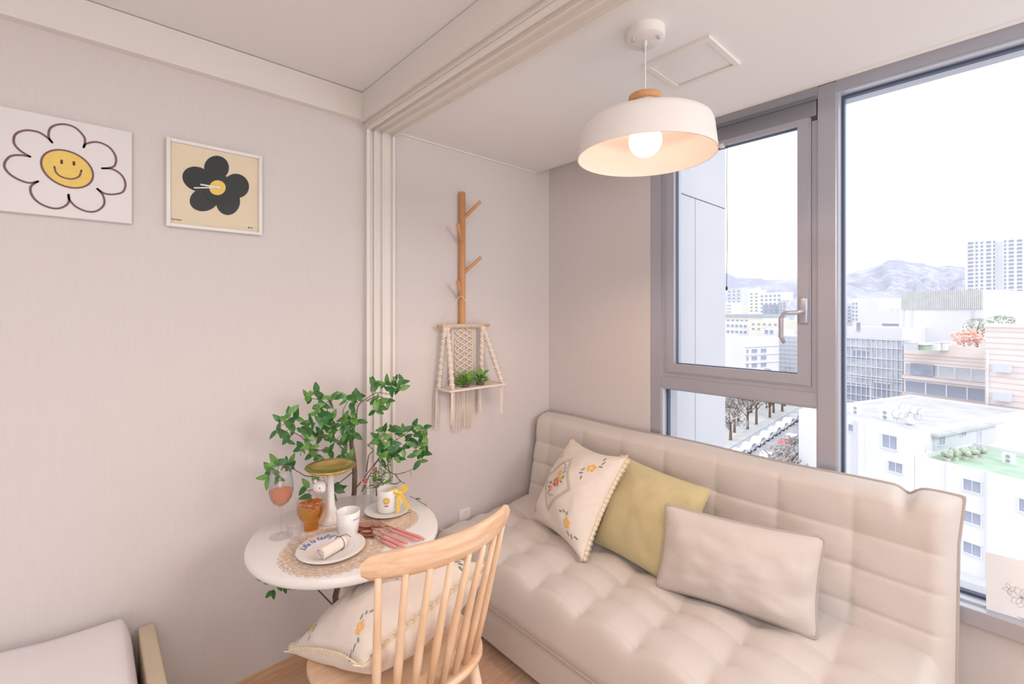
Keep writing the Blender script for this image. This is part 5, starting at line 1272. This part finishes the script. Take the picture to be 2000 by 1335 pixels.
# ladder
la = thing('roof_ladder', 'white metal ladder leaning from the green terrace up to the cluttered roof', 'ladder', onroof(1802, 49.7, wb.zt-.45), None)
p0 = onroof(1802, 49.7, wb.zt-.45); p1_ = p0+E1*2.2+Vector((0, 0, 3.4))-E1*3.4*.0; p1_ = P(1813, 832, 50.5)
sdv = (p1_-p0).cross(FWD).normalized()*.3
for s_ in (1, -1): MB().tube([p0+sdv*s_, p1_+sdv*s_], .06, 6).build('rail', 'acwhite', la)
for k in range(9): t = (k+.5)/9; MB().tube([p0.lerp(p1_, t)+sdv, p0.lerp(p1_, t)-sdv], .04, 5).build('rung', 'acwhite', la)
# potted plants on the terrace
random.seed(31)
def blob(mb, c, r, n=7, jit=.5):
    for i in range(n):
        o_ = Vector((random.uniform(-1, 1), random.uniform(-1, 1), random.uniform(-.6, 1)))*r*jit; mb.ball(c+o_, r*random.uniform(.35, .6), 8, 6)
    return mb
for k, (px_, dd) in enumerate(((1850, 48.6), (1866, 48.8), (1884, 49.2), (1902, 49.6), (1918, 50))):
    q = onroof(px_, dd, wb.zt-.47); t_ = thing('potted_shrub', ['pale shrub nearest the ladder on the green terrace', 'second shrub from the ladder on the green terrace', 'middle shrub of the row on the green terrace', 'fourth shrub from the ladder on the green terrace', 'shrub farthest from the ladder on the green terrace'][k], 'shrub', q, 'potted shrubs on the green terrace')
    MB().lathe([(0, 0), (.22, 0), (.28, .4), (0, .4)], q, 12).build('pot', 'bband', t_); blob(MB(), q+Z_*.8, .55, 9).build('foliage', 'pine', t_, smooth=True, kind='stuff')
# terrace of the brick building: trees, coral canopy, shed
zt3 = bk_.zt-.75
def scrap(c0, r, rz, n):
    mb = MB()
    for i in range(n):
        a = random.uniform(0, 6.28); e = random.uniform(-1.2, 1.4); rr = random.uniform(.3, 1); c = c0+Vector((math.cos(a)*math.cos(e)*rr*r, math.sin(a)*math.cos(e)*rr*r, math.sin(e)*rr*rz))
        s_ = r*.13; u_ = Vector((random.uniform(-1, 1), random.uniform(-1, 1), random.uniform(-1, 1))).normalized(); v_ = u_.orthogonal().normalized(); w_ = u_.cross(v_)
        mb.add([c+u_*s_, c+v_*s_*.7, c-u_*s_, c-v_*s_*.7, c+w_*s_*.3, c-w_*s_*.3], [(0, 1, 4), (1, 2, 4), (2, 3, 4), (3, 0, 4), (1, 0, 5), (2, 1, 5), (3, 2, 5), (0, 3, 5)])
    return mb
def tree(px_, d, z, h, r, label, group, m='crown', name='tree'):
    q = onroof(px_, d, z); t_ = thing(name, label, 'tree', q, group)
    tr_ = MB().tube([q, q+Z_*h*.6], [r*.1, r*.05], 6)
    for i in range(10):
        a = random.uniform(0, 6.28); b0 = q+Z_*h*random.uniform(.3, .6); tr_.tube([b0, b0+Vector((math.cos(a)*r*.8, math.sin(a)*r*.8, h*.32))], [r*.04, r*.012], 4)
    tr_.build('trunk', 'bark', t_)
    cr3 = MB()
    for i in range(200):
        a = random.uniform(0, 6.28); e = random.uniform(-.5, 1.3); rr = r*random.uniform(.35, 1); c = q+Z_*h*.68+Vector((math.cos(a)*math.cos(e)*rr, math.sin(a)*math.cos(e)*rr, math.sin(e)*h*.34))
        s_ = r*.085; u_ = Vector((random.uniform(-1, 1), random.uniform(-1, 1), random.uniform(-1, 1))).normalized(); v_ = u_.orthogonal().normalized(); w_ = u_.cross(v_)
        cr3.add([c+u_*s_, c+v_*s_*.7, c-u_*s_, c-v_*s_*.7, c+w_*s_*.3, c-w_*s_*.3], [(0, 1, 4), (1, 2, 4), (2, 3, 4), (3, 0, 4), (1, 0, 5), (2, 1, 5), (3, 2, 5), (0, 3, 5)])
    cr3.build('crown', m, t_, kind='stuff')
tree(1908, 80, zt3, 5.2, 2.0, 'grey green tree on the brick roof terrace by the stair tower', 'trees on the brick terrace', 'pine')
tree(1955, 82, zt3, 5.6, 2.6, 'low pine crown showing above the brick stair tower', 'trees on the brick terrace', 'pine')
q = onroof(1883, 77, zt3); um = thing('coral_canopy', 'coral coloured canopy tree on the brick roof terrace', 'canopy', q)
MB().tube([q, q+Z_*2.2], .08, 6).build('pole', 'bark', um); scrap(q+Z_*2.1-E1*.6, 2.5, 1.5, 200).build('foliage', 'redum', um, kind='stuff')
q = onroof(1806, 76, zt3); sh_ = thing('green_shed', 'low green tarpaulin shed on the brick roof terrace', 'shed', q); MB().obox(q, E1*2.4, E2*2, Z_*.9).build('tarpaulin', 'roofg', sh_); MB().obox(q+Z_*.9-E2*.2-E1*.2, E1*2.8, E2*2.4, Z_*.12).build('lid', 'acwhite', sh_)
for px_, w_, lab in ((1785, 1.3, 'grey roof box at the left end of the brick terrace'), (1832, .9, 'narrow white roof box in the middle of the brick terrace'), (1846, 1.4, 'white roof box beside the coral canopy')):
    q = onroof(px_, 76, zt3); b_ = thing('roof_box', lab, 'roof box', q, 'boxes on the brick terrace'); MB().obox(q, E1*w_, E2*w_, Z_*1.2).build('body', 'acwhite' if 'white' in lab else 'bgrey', b_); MB().obox(q-E2*.06+Z_*1.2-E1*.06, E1*(w_+.12), E2*(w_+.12), Z_*.08).build('lid', 'bgrey', b_)

# ---- seen through the sash on the left
bld('pale_tower', 'slim blue grey tower pair at the far left of the sash view', 1419, 1448, 562, 560, 'E1', 30, 'bgrey', wins=[(3, 6, 1420, 1447, 565, 606, .5, .5)])
yb = bld('domed_tower', 'pale yellow tower with a rounded top in the sash view', 1462, 1483, 566, 440, 'E1', 10, 'byel', wins=[(2, 6, 1463, 1482, 570, 610, .5, .45)])
MB().lathe([(0, 0), (3.3, 0), (3.3, 1), (2.4, 2.6), (0, 3.2)], yb.c+yb.e*yb.L*.5+yb.o*5+Z_*yb.zt, 20).build('dome', 'byel', yb.root, smooth=True)
bld('white_block', 'white block with square window openings right of the domed tower', 1483, 1528, 570, 400, 'E1', 14, 'bwhite', wins=[(5, 5, 1484, 1526, 573, 612, .6, .5)])
bld('dark_glass_block', 'dark glass block in front of the white block in the sash view', 1490, 1524, 594, 310, 'E1', 12, 'bglass', wins=[(3, 4, 1491, 1523, 597, 625, .8, .7)])
bld('silver_block', 'tall narrow silver glass block next to the window handle', 1521, 1536, 586, 300, 'E1', 8, 'bglassl', wins=[(2, 6, 1522, 1535, 590, 626, .7, .7)])
bld('yellow_block', 'small pale yellow block at the left edge of the sash view', 1405, 1429, 590, 350, 'E1', 12, 'byel', wins=[(3, 3, 1418, 1428, 593, 612, .6, .5)])
lr = bld('long_roof_building', 'long low building with a flat blue grey roof in the sash view', 1400, 1491, 619, 262, 'E1', 20, 'bcream', wins=[(8, 1, 1418, 1489, 623, 632, .6, .6)])
MB().obox(lr.pt(-.6, lr.zt, .8), E1*(lr.L+1), lr.o*27, Z_*1.6).build('roof', 'roofdk', lr.root)
bld('office_building', 'white building with two rows of wide windows left of centre in the sash', 1400, 1463, 629, 222, 'E1', 12, 'bwhite', wins=[(5, 2, 1418, 1460, 631, 655, .7, .45)])
bld('beige_building', 'beige building behind the handle in the middle of the sash view', 1463, 1560, 626, 196, 'E1', 6, 'bcream', wins=[(5, 2, 1466, 1520, 630, 650, .5, .4)])
bld('flat_building', 'white flat roofed building with two square windows in the sash view', 1489, 1526, 643, 186, 'E1', 8, 'bwhite', wins=[(2, 1, 1492, 1512, 644, 654, .7, .8)])
bld('grey_block', 'blue grey blank block low in the sash view', 1426, 1458, 662, 176, 'E1', 6, 'bgrey', wins=[(3, 6, 1430, 1456, 668, 720, .3, .3)])
fb_ = bld('balcony_building', 'white building with three rows of paired windows low in the sash view', 1455, 1521, 660, 158, 'E2', 8, 'bwhite', wins=[(1, 5, 1456, 1463, 679, 750, .6, .5), (1, 5, 1466, 1480, 679, 750, .8, .55), (1, 5, 1484, 1498, 679, 750, .8, .55)], bands=[(676, 678, 'bframe', .3), (692, 694, 'bframe', .3), (708, 710, 'bframe', .3)])
bld('tiled_building', 'pale building faced with a fine grid of panels by the window handle', 1519, 1640, 660, 158, 'E1', 10, 'bgrey', wins=[(9, 9, 1521, 1600, 662, 745, .88, .84, WMP)])
bld('small_house', 'small white house at the left edge of the sash view', 1400, 1424, 668, 196, 'E1', 5, 'bwhite', wins=[(2, 2, 1416, 1427, 674, 690, .5, .5)])
# right edge of the lower left light
rb = bld('white_shop_building', 'white building with a red sign at the right of the lower light', 1568, 1636, 797, 62, 'E1', 4, 'bwhite', wins=[(2, 5, 1584, 1600, 802, 900, .5, .5)])
MB().obox(rb.pt(rb.L-1.8, GZ+.2, .3), rb.e*1.5, rb.n*-.3, Z_*4.2).build('red_sign', 'redsign', rb.root)

# street with parked cars and bare trees
ra = P(1452, HYP+(EYE-GZ)*FPX/86, 86); rb2 = P(1566, HYP+(EYE-GZ)*FPX/118, 118); rd = (rb2-ra); rd.z = 0; rd.normalize(); rn = Vector((-rd.y, rd.x, 0))
if rn.dot(FWD) > 0: rn = -rn
s_ = ra.copy(); s_.z = GZ
MB().obox(s_-rd*60+rn*9, rd*260, -rn*11, Z_*.04).build('street', 'street', kind='structure')
MB().obox(s_-rd*60-rn*2, rd*260, -rn*2.2, Z_*.16).build('pavement', 'roofgrey', kind='structure')
def car_mesh(m):
    prof_ = [(-2.1, .35), (-2.15, .8), (-1.9, 1.0), (-1.2, 1.05), (-.6, 1.48), (.9, 1.48), (1.5, 1.02), (2.05, .92), (2.15, .6), (2.1, .35)]
    mb = MB(); mb.prism(prof_, Vector((0, .85, 0)), X_, Z_, -Y_*1.7); return mb
CARW = None
cols_ = ['acwhite', 'acwhite', 'bgrey', 'acdark', 'acwhite', 'redsign']
for k in range(20):
    lane = k % 2; c = s_+rd*(-6+2.9*(k//2)*1.9+lane*1.3)+rn*(1.0+4.2*lane+(0 if k < 16 else 1)); c.z = GZ+.05
    r_ = thing('parked_car', 'small pale car on the distant street between bare trees', 'car', c, 'cars on the distant street')
    mtx = frame_mat(Vector((0, 0, 0)), rd, rn, Z_)
    mb = car_mesh(0); mb.v = [mtx @ v+c for v in mb.v]; mb.build('body', cols_[k % 6], r_)
    mb = MB().prism([(-1.1, 1.0), (-.62, 1.42), (.88, 1.42), (1.35, 1.0)], Vector((0, .87, 0)), X_, Z_, -Y_*1.74); mb.v = [mtx @ v+c for v in mb.v]; mb.build('windows', 'acdark', r_)
    for wx in (-1.35, 1.35):
        mb = MB().lathe([(0, 0), (.33, 0), (.33, 1.76), (0, 1.76)], (0, 0, 0), 10, ax=(0, 1, 0)); mb.v = [mtx @ (v+Vector((wx, -.88, .33)))+c for v in mb.v]; mb.build('wheels', 'tip', r_)
random.seed(77)
k = 0
for row, off in enumerate((-4.5, -9, -14, 11.5, 15.5, 20, 25)):
    for i in range(16):
        c = s_+rd*(-28+6.5*i+random.uniform(-2, 2))+rn*(off+random.uniform(-1, 1)); d_ = c.dot(FWD)
        px_ = CXP+FPX*c.dot(RGT)/d_
        if not 1395 < px_ < 1600 or d_ > 150 or (off > 10 and px_ > 1555 and d_ < 80): continue
        tree(px_, d_, GZ, random.uniform(6, 9), random.uniform(2.2, 3.4), 'bare greyish street tree along the distant street', 'bare trees along the distant street')
# far low buildings filling the plain up to the hills
random.seed(5)
foot = [(o.location.x, o.location.y) for o in C.objects if o.parent is None and o.get('category') == 'building']
for i in range(110):
    d_ = 150+620*(random.random()**1.2); px_ = random.choice([random.uniform(1405, 1590), random.uniform(1620, 2040)]) if i < 80 else random.uniform(1050, 1400); h_ = random.uniform(6, 20)*(1 if d_ < 500 else 1.5)
    q = P(px_, HYP, d_); q.z = GZ
    if any((a-q.x)**2+(b-q.y)**2 < 46**2 for a, b in foot): continue
    foot.append((q.x, q.y)); L1_, L2_ = random.uniform(8, 22), random.uniform(8, 20)
    t_ = thing('distant_building', 'small pale far-off building in the hazy city plain', 'building', q, 'far-off buildings of the city plain')
    m_ = random.choice(['bwhite', 'bwhite', 'bcream', 'bgrey', 'bpink'])
    MB().obox(q, E1*L1_, E2*L2_, Z_*h_).build('walls', m_, t_)
    MB().obox(q+Z_*h_+E1*1+E2*1, E1*L1_*.3, E2*L2_*.3, Z_*2.5).build('roof_house', m_, t_)
    sl2 = MB()
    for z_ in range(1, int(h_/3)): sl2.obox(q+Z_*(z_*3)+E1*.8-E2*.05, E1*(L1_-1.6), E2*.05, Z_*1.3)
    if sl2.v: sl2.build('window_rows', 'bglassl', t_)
